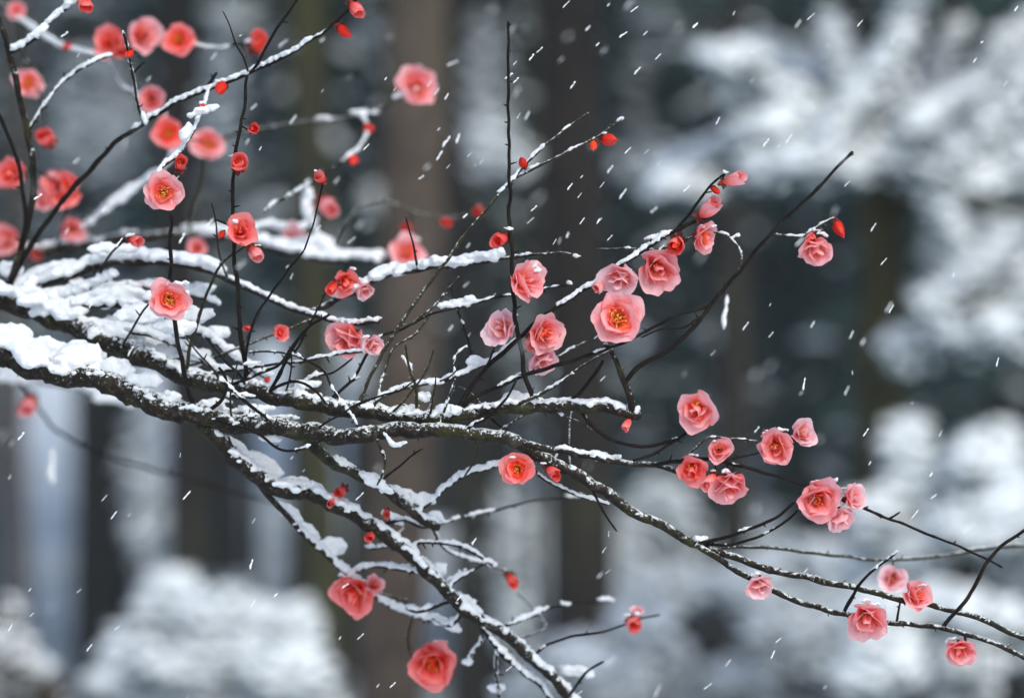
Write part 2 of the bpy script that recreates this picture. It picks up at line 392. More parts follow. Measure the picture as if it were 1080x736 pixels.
snowy_plant('snowy_shrub', 'wide low snow covered shrub along the bottom right', 'shrub', (800, 780), [],
    [(680, 700, 50, 34), (720, 625, 46, 22), (790, 620, 44, 24), (830, 660, 54, 34), (760, 720, 50, 18), (880, 690, 50, 34), (900, 620, 44, 30), (940, 720, 44, 26), (640, 725, 44, 30), (850, 590, 40, 16), (600, 700, 36, 22), (565, 728, 34, 18), (680, 660, 34, 20)],
    6.8, TB_DARK, .036, .93, 1.3, 'snow covered shrubs')
snowy_plant('snowy_shrub', 'rounded snow covered bush at the bottom left', 'shrub', (225, 790), [],
    [(150, 690, 44, 30), (190, 650, 44, 30), (235, 655, 50, 32), (295, 665, 40, 26), (220, 705, 80, 34), (305, 712, 44, 30), (130, 725, 36, 20), (180, 620, 18, 10), (255, 760, 120, 30)],
    5.4, TB_DARK, .032, .95, 1.5, 'snow covered shrubs')
snowy_plant('bare_shrub', 'dull mauve grey twiggy shrub in the bottom left corner', 'shrub', (20, 800), [],
    [(15, 690, 26, 26), (35, 715, 22, 20), (-10, 720, 30, 30), (50, 735, 16, 14), (5, 650, 14, 20)],
    4.6, TB_BROWN, .026, .35, 1.2, None, TB_BROWN)
# snow covered young trees seen as pale upright patches between the trunks
for lab, px, py, rx, ry, d in (
    ('pale snow covered sapling under the left limb', 150, 500, 20, 90, 12),
    ('pale snowy sapling glimpsed between limbs left of the pale brown trunk', 385, 395, 24, 30, 11),
    ('tall pale snowy sapling just left of the near black trunk', 535, 590, 20, 90, 11),
    ('broad pale snowy sapling right of the near black trunk', 695, 565, 40, 60, 11.5),
    ('faint snowy sapling top in front of the upper left evergreen', 100, 120, 44, 60, 13),
    ('faint snowy bough tips beside the slim twig crossing', 235, 110, 22, 60, 13),
    ('faint snowy sapling top left of the tall bare twig', 512, 90, 20, 80, 13),
    ('snowy sapling top behind the tall bare twig', 520, 160, 26, 34, 10),
    ('dim snowy bough tips right of the near black trunk', 690, 175, 40, 26, 13),
    ('snowy sapling top behind the blurred blossom', 440, 145, 26, 28, 10)):
    snowy_plant('snowy_sapling', lab, 'sapling', (px, 740), [], [(px, py, rx, ry), (px + 4, py + ry * .6, rx * .9, ry * .6)], d, TB_DARK, .05, .75, .9, 'snow covered saplings')

hz = MB()
X0, X1, Y0, Y1, Z0, Z1 = -200, 200, -12, 190, -3, 60
for x in (X0, X1):
    for y in (Y0, Y1):
        for z in (Z0, Z1): hz.vert((x, y, z))
for f in ((0, 1, 3, 2), (4, 6, 7, 5), (0, 4, 5, 1), (2, 3, 7, 6), (0, 2, 6, 4), (1, 5, 7, 3)): hz.face(f)
hm = bpy.data.materials.new('snowy_air'); hm.use_nodes = True; ht = hm.node_tree; ht.nodes.remove(ht.nodes['Principled BSDF'])
pv = ht.nodes.new('ShaderNodeVolumePrincipled'); pv.inputs['Color'].default_value = (.82, .94, .98, 1); pv.inputs['Density'].default_value = .0022
ht.links.new(pv.outputs[0], ht.nodes['Material Output'].inputs['Volume'])
tag(hz.build('haze', hm, smooth=False), kind='stuff')

# ================================================================== PLUM TREES
SAMPLES = {}          # branch key -> list of (px, py, depth, point, radius)
BR = []               # (tree, key)
SN = {1: MB(), 2: MB(), 3: MB()}
TREE = {}
trunk_x = {1: -420, 2: -330}
def make_trunk(ti, label, d, rpx, lean):
    b = P(trunk_x[ti], 368, d); x, y = b.x, b.y; z = gz(x, y)
    e = empty('plum_tree', (x, y, z), label, 'tree')
    TREE[ti] = e
    pts = [Vector((x + .02 * math.sin(i * .9) + lean * (i / 12), y + .015 * math.cos(i * 1.3), z - .1 + i * .17)) for i in range(13)]
    m = MB(); m.tube(smooth_path(pts, 3), [pxs(d) * rpx * (1.5 - .6 * min(1, i / 6)) * (1 - .01 * i) for i in range(37)], 16, rough=.12)
    m.build('trunk', BARK, e)
make_trunk(1, 'nearer plum tree reaching in from the left, sharp dark snowy limbs dotted with pink blossoms', 1.62, 62, .05)
make_trunk(2, 'second plum tree behind, its snowy limbs and pink blossoms out of focus', 1.95, 50, .04)

def nearest(px, py, keys=None):
    best = None
    for k, sm in SAMPLES.items():
        if keys and k not in keys: continue
        for s_ in sm:
            q = (s_[0] - px) ** 2 + (s_[1] - py) ** 2
            if best is None or q < best[0]: best = (q, s_, k)
    return best
rnd = random.Random(11)
def snow_run(ti, sm, cov, hpx, seed, wide=1.0, t0=0, t1=1, crumb=1.0):
    """snow lying on a branch: overlapping lumps that follow its upper side"""
    L = 0; mb = SN[3 if ti == 1 and hpx >= 15 else ti]; n = len(sm)
    i = 0
    acc = 0
    for i in range(1, n):
        tt = i / (n - 1)
        if tt < t0 or tt > t1: continue
        p0, p1 = sm[i - 1][3], sm[i][3]; seg = (p1 - p0).length; k = pxs(sm[i][2])
        steep = abs(p1.z - p0.z) / max(seg, 1e-6)
        nv = .5 + .5 * noise.noise(Vector((seed * 7.3, i * .13 * max(1, 8 / max(hpx, 3)) * .5, 0))) + .25 * noise.noise(Vector((seed * 3.1, i * .45, 5)))
        if nv < 1 - cov: continue
        f = min(1, (nv - (1 - cov)) * 5 + .35) * (1 - .75 * steep ** 3)
        hh = hpx * k * f; 
        if hh < 1.0 * k: continue
        acc += seg
        step = hh * .11
        while acc > step:
            acc -= step
            q = p0.lerp(p1, rnd.random()); br = sm[i][4]
            s_ = hh * rnd.uniform(.28, .46)
            side = rnd.gauss(0, 1) * (br * .45 + hh * .12) * wide
            q = q + Vector((rnd.gauss(0, .15) * s_, side, br * .55 + (s_ * .75 if hh > 4 * k else s_ * .45) + rnd.uniform(-.2, .25) * hh - abs(side) * .3))
            mb.ico(q, s_ * 1.25 * rnd.uniform(.8, 1.3), s_ * rnd.uniform(.8, 1.25) * wide, s_ * rnd.uniform(.65, 1), Matrix.Rotation(rnd.uniform(0, 3), 3, 'Z'))
            if hpx < 15 and rnd.random() < .5 * crumb:
                c_ = rnd.uniform(.8, 1.8) * k
                q2 = q + Vector((rnd.uniform(-1, 1) * s_ * 1.2, rnd.uniform(-1, 1) * s_, rnd.uniform(-.6, 1.0) * s_))
                mb.ico(q2, c_, c_, c_ * .8)
def pad(ti, px, py, rx, ry, d, n=None, ang=0, snap=True):
    """a lump of snow of its own, rx by ry pixels across"""
    if snap:      # lumps lie on the nearest limb
        nb = nearest(px, py + ry * .8, tree_now[ti]); sx_, sy_, sd_, _, sr_ = nb[1]; rad = sr_ / pxs(sd_); d = sd_ + max(-.015, min(.015, d - sd_))
        gx, gy = sx_ - px, (sy_ - rad * .6) - (py + ry * .55); g_ = math.hypot(gx, gy)
        lim = max(1.0, ry * .35)
        if g_ > lim and not (abs(gx) < rx * .9 and abs(gy) < 2): px += gx * (g_ - lim) / g_; py += gy * (g_ - lim) / g_
    k = pxs(d); c = P(px, py, d); n = n or int(14 + rx * ry / 5); ca, sa = math.cos(R(ang)), math.sin(R(ang))
    s0 = max(2.0, min(min(rx, ry) * .5, 4.5))
    for i in range(n):
        a = rnd.uniform(0, 6.283); r = math.sqrt(rnd.random())
        u, v = r * math.cos(a) * max(rx - s0 * .8, 0), r * math.sin(a) * max(ry - s0 * .8, 0)
        x, z = (u * ca - v * sa) * k, (u * sa + v * ca) * k
        s_ = s0 * rnd.uniform(.65, 1.1) * k
        SN[3 if ti == 1 and ry >= 9 and snap else ti].ico(c + Vector((x, rnd.uniform(-.5, .5) * ry * k, z)), s_ * 1.15, s_, s_ * .85)
NB = [0]
def B(key, parent, pts, r0, r1, d1=None, snow=None, m=None, ti=1, d0=None, nubs=.5, kind=None, dl=None, wob=1.0, rough=.12):
    NB[0] += 1; sd = NB[0]
    pts = [tuple(map(float, p)) for p in pts]
    if parent == 'trunk':
        d0 = d0 or 1.6; e = TREE[ti]
    elif parent:
        nb = nearest(pts[0][0], pts[0][1], [parent]); pts[0] = (nb[1][0], nb[1][1]); d0 = nb[1][2]
    if d1 is None: d1 = d0
    v = [Vector((p[0], p[1], 0)) for p in pts]
    L = [0]
    for i in range(1, len(v)): L.append(L[-1] + (v[i] - v[i - 1]).length)
    T = L[-1]
    for i, q in enumerate(v):
        f = L[i] / T
        q.z = dl[i] if dl else lerp(d0, d1, f)
    path = []
    for i in range(len(v) - 1):
        n_ = max(2, int((L[i + 1] - L[i]) / 4))
        a = v[max(i - 1, 0)]; b = v[i]; c = v[i + 1]; e_ = v[min(i + 2, len(v) - 1)]
        for k in range(n_): path.append(cr(a, b, c, e_, k / n_))
    path.append(v[-1])
    n = len(path); sm = []; W = []; RR = []
    for i, q in enumerate(path):
        f = i / (n - 1); r = lerp(r0, r1, f ** .85)
        k = pxs(q.z)
        wv = wob * min(1, i / 3) * (.9 + r * .12)
        ox = noise.noise(Vector((i * .19, sd * 5.7, 0))) * 1.3 * wv; oy = noise.noise(Vector((i * .19, sd * 5.7, 9))) * 1.3 * wv
        # knuckles at the nodes
        kn = max(0, noise.noise(Vector((i * .45, sd * 2.3, 4))) - .25) * 1.5
        r = r * (1 + kn * (.5 if r < 4 else .25))
        w_ = P(q.x + ox, q.y + oy, q.z + noise.noise(Vector((i * .15, sd, 3))) * .004)
        W.append(w_); RR.append(r * k * .5 * 1.0); sm.append((q.x + ox, q.y + oy, q.z, w_, r * k * .5))
    if r1 < 3: RR[-1] *= .6
    mb = MB(); mb.tube(W, RR, 12 if r0 > 9 else 8, rough=(.2 if r0 > 9 else rough) if r0 > 4 else .05)
    rr = random.Random(sd * 17)
    i = 4
    while i < n - 2 and nubs:
        if rr.random() < nubs:
            tdir = (W[i + 1] - W[i - 1]).normalized(); an = rr.uniform(0, 6.28)
            sd_ = tdir.cross(Vector((0, 1, 0))).normalized(); 
            out = (sd_ * (1 if rr.random() < .5 else -1) * .9 + Vector((0, rr.uniform(-.5, .5), 0)) + tdir * rr.uniform(.2, .9)).normalized()
            k = pxs(sm[i][2]); ln = rr.choice((2.0, 2.5, 3, 3.5, 4, 7)) * k + RR[i]
            a0 = W[i]; mb.tube([a0, a0 + out * ln * .6, a0 + out * ln], [max(.9 * k, min(RR[i] * .6, 2 * k)), .85 * k, .35 * k], 5)
        i += rr.randint(3, 7)
    SAMPLES[key] = sm; BR.append((ti, key))
    kind = kind or ('branch' if r0 > 6.5 else 'twig')
    mb.build(kind, m or (BARK if r0 > 6.5 else TWIG), TREE[ti])
    if snow:
        for s_ in (snow if isinstance(snow, list) else [snow]): snow_run(ti, sm, s_[0], s_[1], sd, *(s_[2:]))
    return sm

# ---- main limbs (diameters in photo pixels)
B('L1', 'trunk', [(-420, 345), (-250, 330), (-120, 335), (-20, 362), (30, 384), (65, 396), (110, 402), (145, 420), (175, 430), (205, 437), (240, 446), (275, 448), (320, 455), (360, 459), (395, 458), (420, 452), (480, 455), (540, 465), (580, 487), (620, 508), (665, 538), (700, 555), (735, 573)], 40, 9,
  d0=1.62, dl=[1.62, 1.6, 1.58, 1.56, 1.55, 1.545, 1.54, 1.54, 1.535, 1.53, 1.53, 1.525, 1.52, 1.515, 1.51, 1.51, 1.505, 1.5, 1.5, 1.5, 1.5, 1.5, 1.5], snow=[(.97, 27, 1.5, 0, .40), (.8, 9, 1, .40, .6), (.5, 5, 1, .6, .95)], nubs=.3)
B('L1u', 'L1', [(735, 573), (780, 589), (810, 600), (870, 614), (920, 624), (960, 634), (1000, 643), (1045, 657), (1090, 678), (1180, 715)], 8, 5, 1.5, None, kind='branch')
B('L1d', 'L1', [(738, 575), (775, 600), (812, 621), (850, 637), (890, 647), (930, 655), (970, 659), (1010, 666), (1050, 679), (1090, 698), (1170, 740)], 7, 4.5, 1.48, None, kind='branch')
B('L2', 'trunk', [(-420, 300), (-250, 290), (-100, 290), (0, 316), (40, 328), (80, 345), (120, 362), (160, 380), (200, 398), (240, 407), (280, 414), (330, 425), (380, 433), (430, 440), (465, 441), (500, 436), (540, 430), (580, 428), (620, 428), (655, 433), (672, 438)], 34, 12,
  d0=1.66, dl=[1.66, 1.64, 1.62, 1.6, 1.595, 1.59, 1.58, 1.57, 1.56, 1.55, 1.54, 1.53, 1.52, 1.52, 1.51, 1.51, 1.5, 1.5, 1.5, 1.5, 1.5], snow=[(.95, 20, 1.3, 0, .45), (.82, 9, 1, .5, 1)], nubs=.25)
B('L3', 'trunk', [(-420, 400), (-200, 350), (-60, 345), (0, 322), (50, 300), (100, 281), (140, 277), (190, 279), (228, 288), (262, 304), (295, 320), (335, 334), (365, 342), (400, 340)], 22, 4,
  d0=1.66, dl=[1.66, 1.66, 1.65, 1.64, 1.63, 1.62, 1.62, 1.61, 1.6, 1.59, 1.58, 1.57, 1.56, 1.55], snow=[(.98, 17, 1.2, 0, .8), (.6, 7, 1, .8, 1)], nubs=.2, kind='branch')
B('L3b', 'L3', [(322, 330), (345, 322), (375, 306), (405, 292), (450, 283), (505, 277), (545, 271), (590, 267), (612, 271)], 8, 2.5, 1.53, [(.97, 14, 1.1, .1, .72), (.3, 4, 1, .72, 1)], kind='branch')
B('L3c', 'L3', [(62, 298), (30, 305), (60, 318), (90, 305), (120, 292)], 4, 2, 1.6, (.9, 14))
B('L4', 'L1', [(205, 440), (235, 470), (265, 497), (295, 514), (332, 523), (365, 538), (400, 562), (435, 588), (465, 618), (500, 650), (535, 672), (565, 698), (600, 733), (660, 790)], 19, 9, 1.62, [(.9, 13, 1.2, .05, .5), (.75, 10, 1.2, .5, 1)], nubs=.3)
B('L4b', 'L4', [(262, 495), (285, 524), (310, 553), (340, 582), (370, 608), (400, 632), (430, 648), (458, 654)], 8, 3, 1.66, (.7, 10, 1.2), kind='branch')
B('L4c', 'L4', [(505, 653), (530, 690), (552, 708), (575, 730), (600, 770)], 6, 4, 1.62, (.9, 11))
B('L5', 'L1', [(318, 458), (345, 484), (375, 499), (402, 511), (428, 533), (448, 549), (462, 556)], 13, 10, 1.58, [(.75, 11)], nubs=.3, kind='branch')
B('L5b', 'L4', [(395, 560), (425, 548), (450, 556), (490, 545), (530, 536), (580, 526), (620, 524)], 4, 2, 1.72, (.5, 5))
B('L6', 'L1', [(545, 466), (580, 473), (620, 481), (660, 488), (695, 491), (716, 498)], 8, 6, 1.5, (.5, 6), kind='branch')
B('L2e', 'L2', [(42, 328), (90, 322), (140, 325), (190, 342), (228, 362), (258, 384), (285, 400)], 9, 4, 1.58, (.95, 12, 1.3), kind='branch')
B('L2f', 'L2', [(60, 336), (105, 345), (155, 352), (195, 368), (225, 388)], 7, 4, 1.57, (.95, 11, 1.3), kind='branch')
B('L2g', 'L3', [(62, 298), (100, 304), (150, 302), (195, 308), (230, 322)], 6, 3, 1.62, (.95, 10, 1.3))
# ---- upper twigs
B('T10', 'L3', [(-30, 325), (8, 300), (22, 262), (33, 220), (35, 180), (29, 140), (20, 100), (11, 60), (-2, 20), (-14, -30)], 9, 6, 1.56, (.12, 4), kind='branch')
B('T10b', 'T10', [(20, 270), (27, 235), (23, 190), (14, 155), (0, 125), (-18, 90)], 5, 4, 1.55)
B('T11', 'T10', [(10, 56), (32, 44), (55, 22), (78, 2), (100, -25)], 3.5, 3, 1.56, (.98, 10))
B('T12', 'T10', [(36, 138), (46, 112), (72, 82), (98, 66), (118, 58)], 3.5, 2.5, 1.6, (.95, 6))
B('T7', 'L3', [(6, 318), (14, 292), (35, 255), (58, 222), (78, 198), (97, 178), (122, 150), (150, 131), (180, 112), (215, 96), (258, 79), (300, 60), (335, 38), (362, 16), (378, -5), (400, -40)], 6.5, 3, 1.5, [(.75, 7, 1, .42, .8), (.4, 3, 1, .8, 1)], kind='branch')
B('T8', 'T7', [(150, 131), (144, 105), (140, 78), (136, 58), (130, 34)], 3.5, 2.5, 1.5, (.7, 4))
B('T8b', 'T8', [(141, 78), (148, 70), (154, 66)], 3, 2)
B('T9', 'T7', [(222, 93), (212, 120), (203, 140), (190, 160), (172, 176), (166, 186)], 3.5, 3, 1.51, (.9, 8))
B('T9b', 'T7', [(216, 96), (222, 86), (229, 76)], 4, 3)
B('T6', 'T7', [(260, 79), (272, 66), (285, 42), (300, 20), (318, -8)], 3.5, 3, 1.5, (.3, 3))
B('T6b', 'T7', [(262, 79), (258, 64), (249, 46), (242, 28), (235, 12)], 2.5, 1.2, 1.5)
B('T5', 'L2', [(264, 411), (260, 385), (253, 350), (249, 300), (246, 240), (246, 200), (250, 155), (257, 115), (262, 80)], 5.5, 3.2, 1.49, nubs=.95, wob=1.5)
B('T5b', 'T5', [(246, 240), (238, 236), (228, 232)], 3, 2)
B('T13', 'L1', [(206, 437), (198, 410), (190, 370), (184, 340), (180, 300), (180, 255), (180, 226)], 5.5, 4, 1.48, nubs=.95, wob=1.5)
B('T14', 'L3', [(98, 282), (104, 292), (110, 278), (118, 266), (130, 256)], 3.5, 2.5, 1.56, None)
B('T15', 'L2', [(130, 366), (138, 348), (152, 326), (166, 312)], 3, 2, 1.5)
B('T16', 'L2', [(196, 396), (205, 350), (222, 300), (236, 276), (252, 264), (265, 255)], 4.5, 2.5, 1.52, None, TWIGO)
B('T17', 'L2', [(255, 410), (262, 360), (272, 330), (290, 305), (304, 285), (321, 264)], 3.5, 2.2, 1.5)
B('T18', 'L2', [(285, 415), (300, 385), (312, 360), (330, 342), (348, 332)], 4, 3, 1.5, (.3, 4))
B('T3', 'L2', [(561, 428), (554, 395), (546, 350), (541, 300), (538, 240), (537, 170), (536, 100), (536, 24)], 5.5, 2.8, 1.47, nubs=.95, wob=1.5)
B('T4', 'L2', [(378, 432), (386, 408), (400, 378), (420, 346), (450, 303), (483, 258), (512, 222), (535, 196), (562, 166), (590, 141), (621, 119)], 4.5, 2.2, 1.52, [(.8, 6, 1, .68, .86), (.4, 3, 1, .86, 1)], TWIGO)
B('T4b', 'T4', [(545, 186), (575, 172), (600, 160), (628, 145), (655, 126)], 3.2, 1.8, 1.54, (.45, 4), TWIGO)
B('T1', 'L2', [(476, 440), (488, 420), (505, 398), (528, 374), (548, 356), (585, 325), (630, 298), (662, 276), (700, 250), (738, 232), (758, 222)], 5.5, 3.5, 1.5, [(.85, 7, 1, .45, .85)])
B('T1b', 'T1', [(712, 245), (727, 226), (740, 208), (750, 196), (764, 183)], 3.5, 2.4, 1.49)
B('T19', 'L2', [(668, 437), (664, 418), (658, 400), (650, 383), (644, 370), (638, 362)], 9, 5, 1.48, kind='branch')
B('T2', 'T19', [(662, 402), (672, 390), (690, 378), (708, 368), (735, 340), (760, 310), (785, 280), (812, 247), (840, 220), (866, 195), (899, 160)], 5.5, 3, 1.46, (.25, 4, 1, 0, .3))
B('T2b', 'T2', [(752, 320), (738, 326), (715, 332), (690, 345), (662, 360), (640, 368)], 4, 2.6, 1.48, (.22, 4))
B('T2c', 'T2', [(742, 332), (722, 345), (695, 348), (676, 356)], 2.6, 2, 1.48, (.35, 4))
B('T2d', 'T2', [(778, 288), (782, 268), (770, 250), (740, 246), (700, 262), (650, 262), (630, 263)], 2.8, 2, 1.54, (.35, 4.5), TWIGO)
B('T2e', 'T2', [(812, 246), (826, 248), (846, 250), (866, 236), (880, 230)], 2.4, 1.8, 1.47, (.5, 4), TWIGO)
B('T2f', 'T2', [(772, 298), (780, 288), (785, 282)], 3, 2, 1.46)
B('T20', 'L2', [(484, 438), (498, 420), (535, 403), (575, 390), (615, 376), (642, 368)], 5, 4, 1.49, (.45, 5))
B('T21', 'L2', [(530, 432), (552, 424), (580, 410), (605, 394), (628, 378), (646, 368)], 4, 3, 1.47, (.5, 4), TWIGO)
B('T22', 'L2', [(598, 428), (612, 414), (625, 398), (636, 380)], 5, 3.5, 1.5, None)
# ---- tangle in the middle
B('M1', 'L2', [(150, 376), (195, 385), (240, 372), (290, 352), (330, 337)], 3.2, 2.5, 1.57, (.4, 5), TWIGO)
B('M2', 'L2', [(240, 407), (270, 396), (292, 385), (306, 368), (318, 352)], 4, 2.5, 1.49, (.3, 3))
B('M3', 'L2', [(200, 398), (235, 392), (275, 386), (320, 381), (360, 373), (400, 370)], 3.4, 2.2, 1.53, (.6, 5))
B('M5', 'L2', [(340, 427), (372, 400), (395, 360), (425, 347), (452, 332), (470, 328), (510, 317), (545, 310), (600, 300)], 3.6, 1.8, 1.53, [(.4, 4)], TWIG)
B('M6', 'L2', [(390, 434), (405, 395), (415, 368), (438, 352), (456, 330)], 3, 2.2, 1.53, (.4, 4), TWIGO)
B('M7', 'L2', [(392, 434), (400, 420), (430, 409), (475, 399), (505, 388), (530, 372), (548, 358)], 4, 3, 1.52, (.85, 7), TWIGO)
B('M9', 'L2', [(440, 440), (438, 408), (431, 385), (428, 362)], 4, 2.4, 1.5, None, TWIGO)
B('M10', 'L1', [(460, 453), (470, 430), (480, 400), (478, 380), (492, 366)], 3, 2, 1.49, (.7, 5), TWIGO)
B('M11', 'L1', [(490, 457), (500, 447), (515, 440), (535, 418), (545, 400)], 3.6, 2.4, 1.48, (.5, 4))
B('M12', 'L1', [(215, 441), (235, 420), (238, 398), (232, 388)], 5, 3, 1.5, (.3, 4))
B('M13', 'L1', [(290, 449), (265, 428), (245, 412), (232, 400)], 5, 3, 1.5, (.7, 5))
B('M14', 'L1', [(200, 438), (232, 445), (270, 456), (298, 475), (325, 470), (352, 459)], 4, 2.5, 1.5, (.4, 4))
B('M15', 'L1', [(395, 460), (404, 478), (405, 495), (398, 512)], 4, 2.5, 1.52, (.6, 6), TWIGO)
B('M16', 'L1', [(402, 456), (415, 472), (428, 468)], 4, 2, 1.5, (.8, 7), TWIGO)
B('M17', 'L5', [(440, 545), (465, 520), (490, 502), (512, 494), (530, 490)], 3.6, 2.4, 1.55, (.85, 9))
B('M18', 'L1', [(495, 458), (504, 470), (498, 490), (490, 502)], 3, 2, 1.53, None, TWIGO)
B('M19', 'L2', [(300, 419), (330, 398), (352, 392), (372, 378)], 3, 2, 1.54, (.5, 6))
B('M20', 'L2', [(280, 414), (310, 402), (332, 412), (345, 427)], 3.5, 2.5, 1.5, (.3, 3))
B('M21', 'L1', [(380, 459), (372, 440), (350, 410), (340, 390), (300, 372), (262, 372)], 3, 2, 1.54, (.5, 5))
# ---- right hand twigs
B('R1', 'L2', [(610, 429), (622, 446), (640, 461), (662, 469), (690, 470), (716, 461), (735, 448), (748, 438)], 4.8, 2.8, 1.48, (.35, 4))
B('R1b', 'R1', [(722, 458), (705, 468), (688, 480), (668, 486)], 3, 3, 1.49)
B('R3', 'L6', [(690, 491), (715, 486), (745, 484), (780, 491), (812, 500), (843, 510), (870, 520), (900, 532), (940, 548), (985, 566), (1020, 580), (1058, 598)], 4.4, 2.4, 1.47, (.2, 3, 1, 0, .4))
B('R3b', 'R3', [(936, 546), (943, 544), (949, 540)], 2.6, 2)
B('R3c', 'R3', [(722, 486), (745, 463), (770, 462), (800, 465)], 2.5, 2, 1.49, (.4, 3), TWIGO)
B('R5', 'L1d', [(993, 662), (1003, 650), (1020, 632), (1034, 605), (1048, 584), (1066, 568), (1090, 552), (1130, 520)], 4.5, 3.2, 1.47)
B('R6', 'L1', [(738, 575), (765, 566), (795, 556), (820, 545), (838, 530)], 4.5, 3, 1.48, (.35, 4))
B('R6b', 'L1', [(732, 572), (770, 574), (800, 566), (828, 550), (842, 538)], 3.5, 2.5, 1.49, (.4, 4))
B('R7', 'L1d', [(889, 646), (898, 630), (912, 610), (926, 597), (938, 588), (946, 581)], 4, 2.6, 1.47, (.7, 3, 1, .5, 1))
B('R8', 'L1d', [(945, 656), (947, 645), (950, 632)], 3, 2, 1.47)
B('R9', 'L1d', [(1016, 668), (1018, 676), (1016, 684)], 3.5, 2.5, 1.47)
B('R10', 'L1', [(556, 474), (566, 498), (588, 513), (615, 524), (642, 532)], 3.5, 2.0, 1.52, (.75, 5), TWIGO)
B('R11', 'L1', [(700, 553), (740, 575), (800, 577), (860, 583), (925, 590), (990, 586), (1050, 577), (1100, 575)], 4, 3.5, 1.72, (.2, 3), TWIGO)
B('R12', 'L1', [(618, 508), (640, 545), (650, 560)], 3, 2, 1.5)
# ---- lower twigs
B('Q1', 'L4', [(560, 694), (572, 682), (600, 672), (630, 668), (652, 660), (676, 652), (697, 648)], 3.2, 2, 1.64, (.3, 4))
B('Q2', 'L4', [(520, 664), (545, 655), (575, 643), (610, 636), (650, 634)], 3, 2, 1.7, (.6, 8))
B('Q3', 'L4', [(600, 733), (612, 716), (624, 704), (636, 697)], 3.5, 2.5, 1.6, (.3, 4))
B('Q4', 'L4', [(452, 604), (430, 602), (405, 598), (382, 600), (372, 608)], 4, 3, 1.62, (.68, 8))
B('Q5', 'L4', [(480, 632), (460, 640), (440, 645), (430, 640)], 4, 3, 1.6, (.68, 8))
B('Q6', 'L4', [(420, 577), (398, 578), (386, 578)], 3, 2.5, 1.62, (.68, 7))
B('Q7', 'L4', [(430, 584), (445, 572), (470, 573), (500, 582), (520, 597)], 4, 3, 1.6, (.68, 6))
B('Q8', 'L4', [(470, 624), (482, 612), (494, 606), (505, 598), (518, 590)], 3, 2.5, 1.6, (.68, 5))
B('Q9', 'L4', [(500, 650), (510, 672), (498, 690), (494, 700)], 3, 2.5, 1.62, (.68, 6))
B('Q10', 'L4', [(520, 664), (524, 690), (524, 715), (527, 735)], 3, 3, 1.62, (.68, 7))
B('Q11', 'L4', [(490, 640), (475, 660), (455, 652), (448, 655)], 4, 3, 1.62, (.68, 8))
B('Q12', 'L4b', [(372, 608), (400, 625), (435, 640), (430, 670), (434, 690), (448, 698)], 3, 2.4, 1.64, (.2, 3), TWIGO)
B('Q13', 'L5', [(455, 553), (470, 580), (500, 592), (530, 600), (545, 606)], 3, 2, 1.68, (.6, 6), TWIGO)
B('Q14', 'L4', [(540, 675), (575, 662), (560, 640), (545, 625)], 2.5, 2, 1.72, (.3, 4), TWIGO)

# ---- finer twigs in the tangle
tr_ = random.Random(77)
for i, (par, x, y) in enumerate([('L2', 300, 419), ('L2', 345, 428), ('L2', 362, 430), ('L2', 412, 438), ('L2', 452, 441), ('L2', 510, 434), ('L2', 545, 430), ('L1', 330, 456), ('L1', 430, 453), ('L1', 520, 461), ('L1', 560, 475),
                                 ('M5', 430, 345), ('M7', 450, 405), ('M7', 500, 390), ('L3b', 440, 285), ('L3', 240, 292), ('T20', 560, 395), ('L2', 235, 406), ('L2', 262, 411), ('M3', 300, 383), ('M1', 255, 366), ('T1', 505, 398), ('L1', 245, 447), ('L5', 400, 510), ('L1', 600, 500), ('R3', 760, 487)]):
    an = R(tr_.choice((tr_.uniform(15, 60), tr_.uniform(15, 60), tr_.uniform(75, 130)))); L_ = tr_.uniform(38, 100); pp = [(x, y)]; bend = tr_.uniform(-.35, .35)
    for k in range(4):
        an += bend * .5 + tr_.uniform(-.25, .25); x += math.cos(an) * L_ / 4; y -= math.sin(an) * L_ / 4; pp.append((x, y))
    B('F%d' % i, par, pp, tr_.uniform(2.4, 3.2), 1.6, tr_.uniform(1.47, 1.56), (tr_.uniform(.15, .4), tr_.uniform(3.5, 5)), tr_.choice((TWIG, TWIGO)), nubs=.8)

# ---- second tree, behind and out of focus
B('U1', 'trunk', [(-330, 330), (-180, 300), (-60, 278), (60, 262), (150, 250), (230, 250), (300, 264), (350, 274), (410, 274), (445, 270)], 26, 5, ti=2, d0=1.95, dl=[1.95, 1.93, 1.9, 1.88, 1.86, 1.84, 1.82, 1.82, 1.82, 1.82], snow=[(.7, 8, 1.1, 0, .62), (.97, 13, 1.2, .72, .95)], nubs=.1, kind='branch')
B('U1b', 'U1', [(352, 272), (338, 255), (327, 232), (322, 212), (325, 192)], 7, 3, 1.82, (1.0, 17, 1.2), ti=2, kind='branch')
B('U2', 'trunk', [(-330, 420), (-150, 390), (-20, 390), (30, 400), (90, 412), (140, 430)], 16, 3, ti=2, d0=1.97, dl=[1.97, 1.97, 1.96, 1.95, 1.94, 1.93], snow=(.97, 12, 1.2), nubs=.1, kind='branch')
B('U3', 'U2', [(18, 400), (35, 422), (48, 440), (62, 456), (100, 476), (150, 492), (210, 508), (290, 530)], 4, 2.4, 1.98, None, ti=2)
B('U4', 'U1', [(200, 250), (212, 195), (228, 150), (300, 132), (345, 127), (392, 118), (425, 101), (445, 90)], 4.5, 2.4, 1.83, [(.25, 4, 1, .45, 1)], ti=2, m=TWIGO)
B('U4b', 'U4', [(380, 121), (388, 140), (376, 160), (350, 178), (336, 190), (290, 215), (278, 225)], 2.6, 2, 1.66, (.6, 6), ti=2)
B('U5', 'U1', [(350, 274), (362, 240), (385, 216), (410, 213), (440, 225), (475, 230), (512, 222)], 3, 2, 1.86, (.3, 5), ti=2, m=TWIGO)
